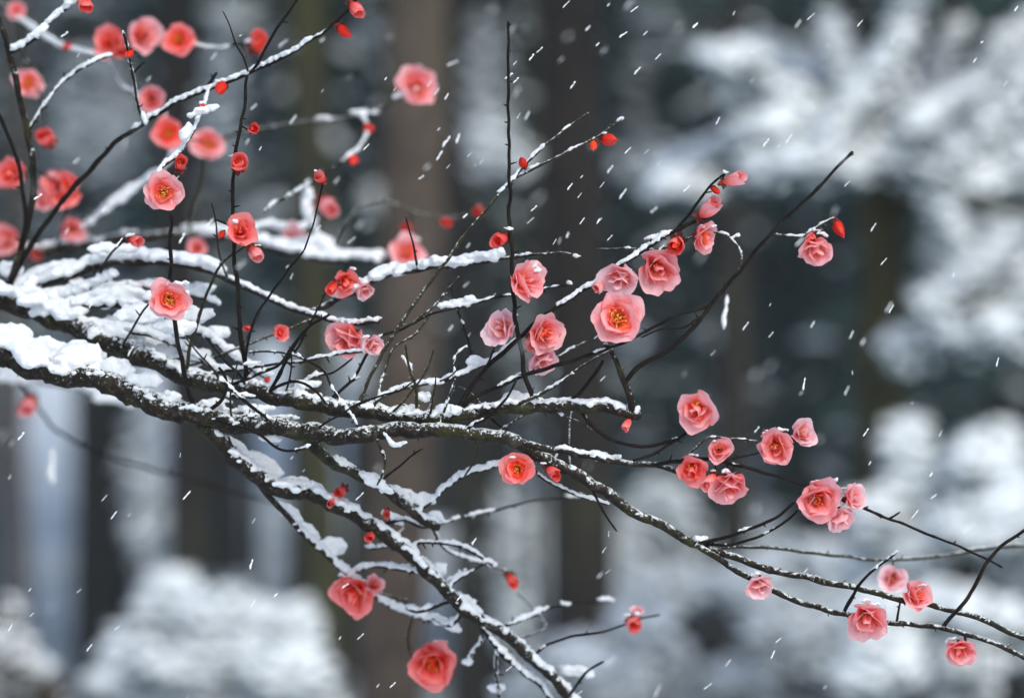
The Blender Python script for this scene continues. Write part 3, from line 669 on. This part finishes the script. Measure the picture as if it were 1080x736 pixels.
B('U6', 'U1', [(60, 262), (92, 240), (125, 212), (168, 184), (200, 140)], 6, 2.5, 1.8, (.95, 11, 1.2), ti=2)
B('U7', 'trunk', [(-345, 150), (-150, 40), (-20, 0), (20, 22), (60, 48), (110, 60), (150, 52), (190, 46)], 12, 2.5, ti=2, d0=1.95, dl=[1.95, 1.93, 1.92, 1.9, 1.85, 1.8, 1.78, 1.76], snow=(.7, 8), kind='branch')
B('U7b', 'U7', [(20, 22), (26, 60), (42, 100), (50, 140)], 3, 2, 1.76, (.4, 4), ti=2)
B('U7c', 'U7', [(110, 60), (130, 92), (165, 110), (185, 140), (215, 150)], 3, 2, 1.78, (.6, 6), ti=2)
B('U7d', 'U7', [(190, 46), (230, 52), (270, 44)], 2.6, 2, 1.74, (.5, 5), ti=2)
B('U8', 'U1', [(60, 262), (66, 235), (70, 205), (40, 180), (14, 182)], 3.5, 2, 1.72, (.2, 4), ti=2)
B('U9', 'U1', [(250, 252), (280, 240), (310, 245), (330, 236)], 4, 3, 1.86, (.95, 12, 1.2), ti=2)

# ---- larger pads of snow
tree_now = {1: [k for t, k in BR if t == 1], 2: [k for t, k in BR if t == 2]}
for a in ((12, 350, 26, 14, 1.56), (48, 362, 30, 16, 1.555), (85, 378, 30, 16, 1.55), (120, 388, 26, 14, 1.545), (152, 402, 24, 12, 1.54), (178, 412, 16, 8, 1.54),
          (30, 335, 16, 9, 1.57), (66, 352, 14, 8, 1.57), (88, 372, 26, 18, 1.55), (70, 385, 22, 14, 1.54),
          (60, 310, 30, 10, 1.62), (110, 318, 34, 12, 1.62), (150, 330, 34, 14, 1.6), (185, 345, 26, 12, 1.6), (205, 372, 20, 10, 1.59), (100, 300, 26, 8, 1.62), (210, 300, 20, 8, 1.62),
          (30, 292, 30, 9, 1.65, None, 20), (60, 275, 24, 9, 1.66, None, 20), (120, 262, 30, 9, 1.66), (165, 352, 26, 14, 1.6), (128, 340, 24, 12, 1.6), (20, 312, 26, 12, 1.64), (52, 322, 26, 10, 1.63), (84, 306, 30, 11, 1.63), (130, 306, 34, 12, 1.64), (172, 312, 28, 12, 1.64), (205, 330, 24, 12, 1.63), (160, 372, 30, 14, 1.6), (190, 390, 24, 9, 1.58), (228, 350, 16, 10, 1.62), (60, 345, 34, 12, 1.59), (110, 360, 26, 12, 1.58), (250, 418, 20, 5, 1.56), (40, 286, 28, 11, 1.66, None, 24), (240, 388, 18, 6, 1.58), (12, 284, 18, 12, 1.68),
          (215, 452, 14, 5, 1.55, None, -20), (250, 470, 24, 9, 1.56, None, -35), (280, 490, 26, 12, 1.57, None, -35), (310, 508, 20, 9, 1.58), (250, 432, 24, 5, 1.56), (225, 425, 22, 7, 1.57),
          (322, 407, 16, 7, 1.53), (270, 432, 22, 7, 1.53), (285, 462, 16, 6, 1.54), (345, 500, 26, 7, 1.6, None, -25), (385, 520, 24, 8, 1.61, None, -30), (415, 545, 16, 7, 1.61, None, -30),
          (430, 516, 26, 8, 1.57, None, -18), (450, 524, 14, 7, 1.57, None, -18), (460, 540, 12, 9, 1.57), (350, 575, 20, 13, 1.64), (325, 560, 16, 8, 1.64, None, -40), (305, 540, 20, 9, 1.63, None, -40),
          (500, 628, 20, 8, 1.61, None, -35), (545, 680, 16, 7, 1.61, None, -35), (600, 702, 22, 9, 1.62, None, -12), (470, 660, 20, 8, 1.62, None, -25), (435, 642, 9, 8, 1.62), (462, 592, 20, 5, 1.6, None, -45), (480, 604, 14, 5, 1.6, None, 30),
          (498, 728, 11, 7, 1.62), (480, 734, 7, 5, 1.62), (585, 722, 22, 8, 1.62, None, -35), (465, 598, 12, 10, 1.6),
          (485, 319, 24, 7, 1.53, None, 10), (470, 430, 12, 6, 1.51), (432, 428, 14, 4, 1.52), (395, 452, 14, 4, 1.51), (480, 432, 9, 7, 1.5), (640, 482, 18, 6, 1.5), (630, 474, 9, 4, 1.5),
          (738, 568, 10, 5, 1.5), (545, 418, 16, 8, 1.56), (560, 424, 18, 6, 1.55), (215, 118, 22, 6, 1.51, None, 18), (228, 122, 10, 5, 1.51), (195, 140, 8, 14, 1.52, None, -35),
          (152, 124, 5, 12, 1.51, None, 10), (605, 300, 5, 4, 1.53), (608, 274, 7, 3, 1.53), (685, 240, 14, 5, 1.51, None, 10), (745, 238, 12, 4, 1.5), (778, 247, 9, 4, 1.5, None, 20),
          (654, 126, 6, 2.6, 1.54, None, 25), (563, 180, 9, 4, 1.54, None, 25), (414, 290, 20, 8, 1.56), (480, 275, 26, 7, 1.54), (500, 380, 10, 7, 1.52), (458, 402, 12, 5, 1.52), (420, 385, 12, 4, 1.54, None, -55), (447, 418, 10, 7, 1.52),
          (68, 14, 10, 4, 1.57, None, 45), (40, 34, 16, 5, 1.57, None, 35), (265, 382, 12, 4, 1.52), (300, 440, 18, 5, 1.53)):
    pad(1, *a)
for a in ((338, 255, 16, 10, 1.82), (370, 268, 26, 7, 1.82), (305, 255, 24, 9, 1.84), (325, 215, 9, 20, 1.82), (428, 98, 20, 5, 1.82, None, 20), (385, 118, 20, 5, 1.83), (343, 124, 14, 4, 1.83),
          (120, 432, 34, 6, 1.93), (20, 398, 30, 8, 1.95), (235, 243, 30, 9, 1.84), (205, 240, 18, 7, 1.86), (130, 212, 26, 8, 1.8, None, 40),
          ):
    pad(2, *a)

def finish_snow(mb, name, label, voxel, mat_, it=6):
    o = mb.build(name, mat_)
    md = o.modifiers.new('r', 'REMESH'); md.mode = 'VOXEL'; md.voxel_size = voxel; md.use_smooth_shade = True
    sm = o.modifiers.new('s', 'SMOOTH'); sm.iterations = it; sm.factor = .5
    dg = bpy.context.evaluated_depsgraph_get(); ev = o.evaluated_get(dg)
    me = bpy.data.meshes.new_from_object(ev); o.modifiers.clear(); o.data = me
    import numpy as np
    nv = len(me.vertices); co = np.empty(nv * 3, 'f'); no = np.empty(nv * 3, 'f')
    me.vertices.foreach_get('co', co); me.vertex_normals.foreach_get('vector', no)
    co = co.reshape(-1, 3); no = no.reshape(-1, 3)
    dsp = np.array([.0005 * noise.noise(Vector(c) * 330) + .00045 * noise.noise(Vector(c) * 900) for c in co], 'f')
    me.vertices.foreach_set('co', (co + no * dsp[:, None]).ravel())
    me.materials.clear(); me.materials.append(mat_)
    me.polygons.foreach_set('use_smooth', [True] * len(me.polygons))
    tag(o, label, 'snow', kind='stuff')
    print(name, len(me.polygons))

# ================================================================== BLOSSOMS
def petal(mb, az, L, W, a0, a1, cup, seed, rad0=.05, z0=0, nu=9, nv=10, m=0, tone0=0, tone1=1, wrap=False):
    rr = random.Random(seed); base = len(mb.v); wrapk = 1
    path = []; r = rad0; z = z0; vp = 0
    for j in range(nv):
        v = math.sin(.5 * math.pi * j / (nv - 1)); a = R(lerp(a0, a1, v ** .8)); r += math.cos(a) * L * (v - vp); z += math.sin(a) * L * (v - vp); vp = v; path.append((r, z, a, v))
    ca, sa = math.cos(az), math.sin(az); ph = rr.uniform(0, 6)
    def at_(v):
        q = max(0, min(1, v)); jj = math.asin(q) * 2 / math.pi * (nv - 1); j0 = min(nv - 2, int(jj)); f = jj - j0
        return [lerp(path[j0][k], path[j0 + 1][k], f) for k in (0, 1, 2)]
    for j in range(nv):
        v = path[j][3]; wv = W * (.16 + .84 * min(1, v / .6) ** .75)
        for i in range(nu):
            u = 2 * i / (nu - 1) - 1
            ve = v * (1 - .42 * abs(u) ** 2.4) * (1 - .04 * math.cos(ph + 6 * u) * v)
            r_, z_, a = at_(ve)
            off = cup * u * u * wv + L * (.045 * math.sin(ph + 4.2 * u + 2 * v) + .035 * math.sin(ph * 2 + 7.5 * u) * v * v + rr.uniform(-.004, .004)) * v
            x = r_ - math.sin(a) * off; zz = z_ + math.cos(a) * off
            y = u * wv * (1 - .12 * v * v * abs(u))
            if a1 > 85 or wrap:
                fi = max(-1.25, min(1.25, y / max(r_, .22 + .12 * wrapk))); rr_ = max(.02, r_ + .03 * math.sin(ph + 5 * u) * v); x, y = rr_ * math.cos(fi), rr_ * math.sin(fi); zz = z_ - .10 * abs(u) ** 2 * v
            mb.vert((x * ca - y * sa, x * sa + y * ca, zz), lerp(tone0, tone1, ve))
    for j in range(nv - 1):
        for i in range(nu - 1):
            p = base + j * nu + i; mb.face((p, p + 1, p + nu + 1, p + nu), m)
def blossom_mesh(kind, seed):
    rr = random.Random(seed); mb = MB(); st = MB(); cx = MB()
    if kind == 'open':
        rings = [(6, .98, .62, 42, 14, .08, 0, .4, 1.15), (5, .86, .54, 54, 40, .14, .03, .3, .95), (5, .66, .38, 64, 60, .25, .04, .1, .7), (6, .58, .30, 66, 62, .4, .05, 0, .5)]
    elif kind == 'half':
        rings = [(6, 1.05, .66, 58, 46, .12, 0, .5, 1.15), (5, 1.0, .58, 66, 76, .16, .03, .35, 1.0), (5, .78, .42, 74, 98, .4, .05, .05, .6), (4, .52, .26, 84, 108, .4, .06, -.1, .35)]
    elif kind == 'cup':
        rings = [(5, 1.15, .70, 45, 98, .3, 0, .35, 1.0), (4, 1.05, .58, 55, 115, .35, .03, .1, .7), (4, .82, .40, 70, 130, .4, .05, -.1, .4)]
    else:
        rings = [(5, 1.35, .70, 20, 150, .45, 0, .1, .8), (4, 1.3, .60, 25, 160, .5, .03, 0, .6)]
    for k, (n_, L, W, a0, a1, cu, z0, ta, tb) in enumerate(rings):
        for i in range(n_):
            az = 2 * math.pi * (i + .5 * (k % 2)) / n_ + rr.uniform(-.25, .25)
            petal(mb, az, L * rr.uniform(.86, 1.1), W * rr.uniform(.85, 1.15), a0 + rr.uniform(-10, 10), a1 + rr.uniform(-22, 22) * (.4 if kind in ('cup', 'bud') else 1), cu, rr.random() * 1e6, z0=z0, tone0=ta, tone1=tb + rr.uniform(-.15, .1), wrap=kind in ('cup', 'bud'))
    if kind in ('open', 'half'):
        for i in range(34):
            an = rr.uniform(0, 6.28); t = rr.uniform(.02, .36); hh = rr.uniform(.40, .60)
            a = Vector((.04 * math.cos(an), .04 * math.sin(an), .05)); b = Vector((t * math.cos(an), t * math.sin(an), hh))
            st.tube([a, (a + b) / 2 + Vector((0, 0, .04)), b], [.010, .009, .008], 4)
            st.ico(b, .030, .030, .024, tpl=ICO1)
    elif kind == 'cup':
        for i in range(12):
            an = rr.uniform(0, 6.28); t = rr.uniform(.02, .2)
            a = Vector((0, 0, .1)); b = Vector((t * math.cos(an), t * math.sin(an), rr.uniform(.6, .75)))
            st.tube([a, (a + b) / 2, b], [.010, .009, .008], 4); st.ico(b, .028, .028, .022)
    # calyx: small cup with five sepals
    cx.tube([Vector((0, 0, -.30)), Vector((0, 0, -.22)), Vector((0, 0, -.1)), Vector((0, 0, .02))], [.06, .08, .15, .17], 10)
    for i in range(5):
        petal(cx, 2 * math.pi * i / 5, .24 if kind != 'bud' else .42, .12 if kind != 'bud' else .2, 20 if kind != 'bud' else 25, -10 if kind != 'bud' else 80, .2, i, rad0=.1, z0=-.05, nu=4, nv=5)
    return mb, st, cx
PROTO = {}
def proto(kind, var, pm):
    key = (kind, var, pm.name)
    if key in PROTO: return PROTO[key]
    gk = (kind, var)
    mb, st, cx = blossom_mesh(kind, var * 31 + hash_kind(kind))
    ms = []
    for b, m_, nm in ((mb, pm, 'blossom'), (st, STAMEN, 'stamens'), (cx, CALYX, 'calyx')):
        if not b.v: ms.append(None); continue
        o = b.build(nm, m_); me = o.data; bpy.data.objects.remove(o); ms.append(me)
    PROTO[key] = ms; return ms
def hash_kind(k): return {'open': 1, 'half': 2, 'cup': 3, 'bud': 4}[k] * 101
MATS = {'p': PINK, 'c': CORAL, 'r': RED, 'w': PALE}
ALLK = list(SAMPLES.keys())
tree_keys = {1: [k for t, k in BR if t == 1], 2: [k for t, k in BR if t == 2]}
STEM = {1: 0, 2: 0}
fr = random.Random(5)
def blossom(px, py, diam, kind='half', colr='p', face=(0, 0), ti=1, snowy=0, keys=None, front=None, label=None):
    """face = lean of the flower's mouth in the picture plane (x right, y up); 0,0 looks at the camera"""
    nb = nearest(px, py, keys or tree_keys[ti]); d = nb[1][2]; k = pxs(d); r = diam * .5 * k
    if kind == 'bud':       # buds sit tight on the wood
        gx, gy = nb[1][0] - px, nb[1][1] - py; g_ = math.hypot(gx, gy); lim = diam * .55
        if g_ > lim: px += gx * (g_ - lim) / g_; py += gy * (g_ - lim) / g_; face = (-gx / g_, gy / g_)
    toward = r * (.3 if kind == 'bud' else .55)
    c = P(px, py, d) + Vector((0, -toward, 0))
    # keep the picture position after moving nearer
    dd = (c - CAM_LOC).y; c = P(px, py, dd / math.cos(R(TILT)) if False else d - toward)
    face = (face[0] * 1.35 + fr.uniform(-.2, .2), face[1] * 1.35 + fr.uniform(-.2, .1)); fv = Vector((face[0], -1.0 if abs(face[0]) + abs(face[1]) < 2.2 else -.4, face[1])).normalized()
    q = fv.to_track_quat('Z', 'Y').to_matrix()
    spin = Matrix.Rotation(fr.uniform(0, 6.28), 3, 'Z')
    sc = {'open': 1.08, 'half': 1.36, 'cup': 1.85, 'bud': 2.5}[kind] * r
    M = (q @ spin).to_4x4() @ Matrix.Diagonal((sc * fr.uniform(.9, 1.06), sc * fr.uniform(.9, 1.06), sc * fr.uniform(.85, 1.1), 1))
    zoff = {'open': .15, 'half': .3, 'cup': .4, 'bud': .35}[kind] * sc
    M = Matrix.Translation(c - fv * zoff) @ M
    ms = proto(kind, fr.randint(0, 7), MATS[colr])
    nm = 'flower_bud' if kind == 'bud' else 'blossom'
    o = bpy.data.objects.new(nm, ms[0]); COL.objects.link(o)
    o.parent = TREE[ti]; o.matrix_parent_inverse = Matrix.Translation(-TREE[ti].location)
    o.matrix_basis = M
    if label: o['label'] = label
    for me, n_ in ((ms[1], 'stamens'), (ms[2], 'calyx')):
        if me is None: continue
        if n_ == 'stamens' and diam < 22: continue
        ch = bpy.data.objects.new(n_, me); COL.objects.link(ch); ch.parent = o
    # short stalk from the twig to the calyx
    a = nb[1][3]; b = c - fv * (zoff + sc * .2)
    if (a - b).length > .0015:
        mb = MB(); mid = (a + b) / 2 + Vector((0, 0, -.1 * (a - b).length))
        inv = M.inverted()
        mb.tube([inv @ a, inv @ mid, inv @ b], [1.0 * k / sc, .9 * k / sc, 1.1 * k / sc], 6)
        st = mb.build('stalk', TWIG); st.parent = o
    if ti == 1 and diam >= 24 and not snowy and fr.random() < .75: snowy = fr.randint(1, 2)
    if snowy:
        for i in range(snowy):
            pad(ti, px + fr.uniform(-.35, .35) * diam, py - diam * fr.uniform(.30, .42), diam * fr.uniform(.12, .22) + 1, diam * .07 + 1.2, d - toward * fr.uniform(.7, 1.5), 10, snap=False)

FL = [
 # main group right of centre
 (652, 335, 57, 'open', 'p', (-.05, -.05), 1, 0), (692, 282, 47, 'half', 'p', (.1, -.2), 1, 0), (655, 292, 42, 'half', 'w', (-.3, -.5), 1, 0), (634, 300, 22, 'cup', 'p', (-.5, -.5), 1, 0),
 (713, 256, 34, 'cup', 'c', (-.2, -.2), 1, 2), (740, 250, 32, 'half', 'p', (.8, -.3), 1, 2), (745, 222, 32, 'cup', 'p', (.5, .6), 1, 0), (770, 190, 24, 'cup', 'p', (.9, .3), 1, 0), (754, 200, 10, 'bud', 'r', (.3, -.4), 1, 0),
 (551, 298, 45, 'half', 'p', (.7, .1), 1, 0), (530, 346, 38, 'half', 'w', (-.5, .2), 1, 3), (573, 352, 40, 'half', 'p', (.5, -.2), 1, 0), (571, 379, 32, 'half', 'w', (.4, -.6), 1, 0), (560, 360, 20, 'cup', 'c', (.1, -.5), 1, 0),
 (530, 252, 29, 'cup', 'r', (-.3, -.2), 1, 0), (552, 173, 13, 'bud', 'r', (-.2, .5), 1, 0), (640, 147, 19, 'bud', 'r', (.5, -.1), 1, 1), (626, 152, 12, 'bud', 'c', (-.2, -.5), 1, 0),
 # upper left, sharp
 (173, 202, 49, 'open', 'p', (.05, -.1), 1, 0), (191, 174, 24, 'cup', 'r', (.2, .3), 1, 1), (252, 174, 27, 'cup', 'c', (.1, .3), 1, 1), (234, 92, 18, 'bud', 'r', (-.3, -.5), 1, 1), (214, 113, 12, 'bud', 'r', (0, 0), 1, 1),
 (178, 315, 47, 'open', 'p', (0, -.15), 1, 0), (151, 311, 26, 'cup', 'c', (-.9, .1), 1, 0), (197, 335, 20, 'half', 'w', (.6, -.6), 1, 0), (137, 56, 13, 'bud', 'r', (0, -.3), 1, 0),
 (374, 8, 26, 'cup', 'c', (.3, -.6), 1, 0), (363, 33, 18, 'bud', 'r', (.2, -.4), 1, 0), (88, 2, 26, 'cup', 'c', (.2, -.5), 1, 0), (267, 136, 18, 'cup', 'r', (.3, 0), 1, 0),
 (254, 244, 34, 'half', 'c', (.3, .1), 1, 0), (268, 266, 25, 'cup', 'p', (.5, -.6), 1, 0), (234, 247, 11, 'bud', 'r', (-.2, -.5), 1, 0), (141, 254, 18, 'cup', 'c', (.8, -.3), 1, 2),
 (370, 357, 44, 'half', 'p', (-.5, -.4), 1, 0), (392, 362, 24, 'half', 'w', (.6, -.3), 1, 0), (365, 296, 30, 'half', 'c', (-.1, -.4), 1, 1), (352, 302, 20, 'cup', 'r', (-.4, -.3), 1, 0), (385, 305, 20, 'half', 'w', (.3, -.5), 1, 1),
 (295, 351, 18, 'half', 'c', (.3, .2), 1, 0), (262, 346, 14, 'cup', 'c', (0, 0), 1, 0), (338, 188, 20, 'cup', 'r', (0, .3), 1, 1), (282, 400, 10, 'bud', 'c', (0, 0), 1, 0),
 # right
 (736, 432, 44, 'half', 'p', (-.2, -.3), 1, 2), (662, 446, 18, 'cup', 'c', (-.3, -.8), 1, 0), (759, 474, 27, 'half', 'p', (-.1, .1), 1, 1), (730, 494, 34, 'half', 'c', (-.2, -.4), 1, 1), (770, 510, 42, 'half', 'p', (.1, -.7), 1, 0), (750, 506, 24, 'cup', 'p', (-.4, -.7), 1, 0),
 (818, 470, 42, 'half', 'p', (-.1, -.2), 1, 2), (845, 457, 29, 'half', 'w', (.4, .2), 1, 2), (862, 525, 48, 'half', 'p', (-.1, -.1), 1, 2), (898, 524, 30, 'half', 'w', (.7, .2), 1, 2), (884, 545, 32, 'half', 'w', (.3, -.8), 1, 0),
 (860, 260, 34, 'half', 'p', (.2, -.7), 1, 0), (856, 250, 22, 'cup', 'c', (-.1, -.2), 1, 1), (884, 239, 16, 'bud', 'r', (.2, -.5), 1, 0),
 (547, 494, 38, 'open', 'c', (-.2, -.1), 1, 1), (582, 497, 24, 'cup', 'r', (.5, -.3), 1, 0),
 (914, 650, 44, 'half', 'p', (0, -.4), 1, 3), (942, 609, 28, 'half', 'w', (0, .1), 1, 2), (965, 627, 33, 'half', 'p', (.3, .2), 1, 2), (1013, 684, 33, 'half', 'p', (-.1, -.7), 1, 0), (801, 616, 32, 'half', 'w', (0, -.5), 1, 2),
 # lower
 (375, 625, 46, 'half', 'c', (-.3, -.2), 1, 2), (394, 617, 20, 'half', 'p', (.6, .4), 1, 1), (457, 698, 52, 'half', 'c', (-.1, -.2), 1, 1), (539, 610, 22, 'cup', 'r', (.2, -.4), 1, 0), (668, 656, 26, 'cup', 'c', (0, -.3), 1, 0), (672, 646, 14, 'half', 'w', (.1, .5), 1, 0),
 (360, 517, 20, 'cup', 'r', (-.2, -.2), 1, 0), (350, 527, 16, 'cup', 'c', (-.2, -.4), 1, 0), (392, 564, 18, 'cup', 'r', (0, -.3), 1, 0), (408, 540, 14, 'cup', 'r', (.2, -.3), 1, 0),
 # behind, blurred
 (190, 43, 38, 'open', 'c', (0, .1), 2, 0), (118, 44, 34, 'half', 'c', (-.3, 0), 2, 0), (150, 38, 36, 'half', 'p', (.3, .1), 2, 1), (128, 52, 26, 'cup', 'c', (0, -.3), 2, 0), (270, 46, 32, 'cup', 'c', (.3, .2), 2, 0),
 (15, 183, 34, 'half', 'c', (-.2, 0), 2, 0), (50, 147, 34, 'cup', 'c', (.1, .1), 2, 0), (30, 88, 34, 'open', 'p', (0, 0), 2, 0), (68, 201, 44, 'half', 'c', (0, .1), 2, 1), (48, 210, 24, 'half', 'p', (-.4, 0), 2, 0), (76, 241, 28, 'half', 'p', (0, 0), 2, 0), (8, 252, 36, 'half', 'p', (-.3, 0), 2, 0), (38, 268, 22, 'cup', 'c', (0, 0), 2, 0),
 (178, 140, 38, 'open', 'c', (0, 0), 2, 0), (219, 152, 38, 'open', 'p', (0, -.1), 2, 0), (160, 104, 28, 'half', 'p', (0, 0), 2, 0), (344, 216, 32, 'cup', 'p', (.4, -.3), 2, 0), (372, 169, 16, 'bud', 'r', (.1, -.3), 2, 1), (388, 136, 18, 'bud', 'r', (.3, 0), 2, 0),
 (440, 92, 42, 'half', 'p', (.1, 0), 2, 1), (308, 250, 28, 'half', 'w', (.2, .4), 2, 0), (428, 266, 36, 'half', 'p', (.2, .3), 2, 2), (505, 223, 20, 'cup', 'r', (0, 0), 2, 1), (470, 233, 20, 'cup', 'r', (0, 0), 2, 0), (429, 240, 18, 'cup', 'r', (0, 0), 2, 0),
 (32, 425, 26, 'cup', 'p', (0, -.4), 2, 0), (18, 12, 20, 'half', 'p', (0, 0), 2, 0), (208, 262, 22, 'half', 'p', (0, 0), 2, 0), (72, 50, 16, 'cup', 'c', (0, 0), 2, 0),
]
for f in FL: blossom(*f)
finish_snow(SN[1], 'snow_on_branches', 'thin bright snow strips and crumbs along the sharp plum branches and twigs', .00075, SNOW)
finish_snow(SN[3], 'snow_on_branches', 'thick heaped snow on the big sharp limbs at the left', .0011, SNOW, 14)
finish_snow(SN[2], 'snow_on_branches', 'blurred white snow lying on the plum branches further back', .0011, SNOW)

# ================================================================== FALLING SNOW
FLAKE = snow_mat('snowflake', False, 900, .0004, ((.86, .88, .9), (.93, .94, .95)))
fm = []
for v in range(4):
    mb = MB(); rr = random.Random(v + 60)
    for i in range(7):
        mb.ico(Vector((rr.uniform(-.7, .7), rr.uniform(-.08, .08), rr.uniform(-.08, .08))), rr.uniform(.26, .42), rr.uniform(.15, .24), rr.uniform(.15, .24), jit=.2)
    o = mb.build('snowflake', FLAKE); fm.append(o.data); bpy.data.objects.remove(o)
def flake(px, py, d, L, ang, label='tiny white snowflake falling through the air'):
    o = bpy.data.objects.new('snowflake', fm[fr.randint(0, 3)]); COL.objects.link(o)
    o.location = P(px, py, d); s_ = L * pxs(d) * .5
    o.rotation_euler = (fr.uniform(0, .5), -R(ang), fr.uniform(-.3, .3))
    wd = fr.uniform(.4, .85); o.scale = (s_, s_ * wd, s_ * wd)
    tag(o, label, 'snowflake', 'snowflakes falling')
fixed = [(482, 148, 24, 70, 1.62, 'largest snowflake, a pale slab right of the blurred pink blossom'), (477, 67, 17, 20, 1.7, 'chunky snowflake above the pale brown trunk, nearest the top blossom'), (765, 32, 0, 0, 1.5, None),
 (22, 460, 16, 50, 1.5, None), (110, 525, 14, 45, 1.5, None), (197, 522, 18, 45, 1.5, None), (120, 543, 16, 48, 1.5, None), (190, 480, 7, 80, 1.5, None), (83, 623, 9, 40, 1.5, None), (10, 663, 18, 60, 1.5, None), (94, 683, 13, 50, 1.5, None),
 (265, 595, 15, 70, 1.5, None), (290, 628, 12, 45, 1.5, None), (380, 671, 14, 42, 1.5, None), (414, 722, 12, 40, 1.5, None), (500, 571, 12, 55, 1.5, None), (642, 563, 9, 85, 1.48, None), (637, 580, 10, 55, 1.5, None),
 (732, 28, 18, 40, 1.5, None), (597, 5, 14, 42, 1.5, None), (669, 10, 15, 32, 1.5, None), (619, 31, 16, 45, 1.6, None), (604, 90, 14, 55, 1.55, None), (694, 60, 13, 40, 1.5, None), (672, 75, 14, 45, 1.55, None), (569, 53, 13, 40, 1.5, None), (543, 67, 8, 45, 1.5, None), (544, 85, 12, 45, 1.5, None), (556, 122, 14, 55, 1.65, None), (657, 37, 14, 30, 1.5, None),
 (662, 159, 13, 42, 1.5, None), (682, 160, 11, 42, 1.5, None), (695, 172, 10, 48, 1.55, None), (585, 255, 11, 55, 1.5, None), (598, 249, 14, 65, 1.6, None), (632, 233, 13, 45, 1.5, None), (643, 251, 12, 45, 1.5, None), (614, 233, 13, 50, 1.5, None), (563, 220, 13, 40, 1.5, None), (601, 197, 12, 48, 1.5, None), (635, 195, 12, 48, 1.5, None), (613, 187, 9, 48, 1.5, None),
 (855, 18, 15, 40, 1.5, None), (907, 25, 12, 45, 1.5, None), (1035, 45, 9, 30, 1.5, None), (812, 322, 9, 60, 1.5, None), (813, 353, 11, 50, 1.55, None), (898, 353, 14, 60, 1.6, None), (932, 276, 14, 45, 1.5, None), (921, 240, 14, 55, 1.55, None), (940, 326, 14, 55, 1.5, None), (1005, 291, 11, 70, 1.55, None), (857, 342, 12, 55, 1.6, None), (848, 405, 18, 75, 1.5, None), (893, 412, 14, 60, 1.62, None), (899, 393, 7, 90, 1.55, None), (913, 456, 15, 55, 1.5, None), (917, 489, 10, 60, 1.55, None), (1052, 382, 13, 70, 1.5, None), (992, 457, 10, 60, 1.55, None), (815, 690, 14, 60, 1.5, None), (798, 453, 12, 50, 1.55, None)]
for px, py, L, a, d, lb in fixed:
    if L: flake(px, py, d, L * .8, a, lb or 'tiny white snowflake falling through the air')
flake(55, 492, 1.97, 40, 84, 'large blurred lump of snow dropping below the left limbs')
flake(765, 330, 1.62, 38, 80, 'long blurred lump of snow hanging beside the upper right twig')
n = 0
while n < 225:
    px, py = fr.uniform(0, 1080), fr.uniform(0, 736)
    wgt = 1.0 if (230 < px < 760 and py < 350) else .6 if py < 420 else .42
    if fr.random() > wgt: continue
    d = fr.choice((fr.uniform(1.35, 1.65), fr.uniform(1.6, 2.6), fr.uniform(1.05, 1.4), fr.uniform(1.42, 1.6)))
    flake(px, py, d, fr.choice((fr.uniform(5, 9), fr.uniform(8, 15))) if d < 1.8 else fr.uniform(8, 15), fr.gauss(46, 9)); n += 1
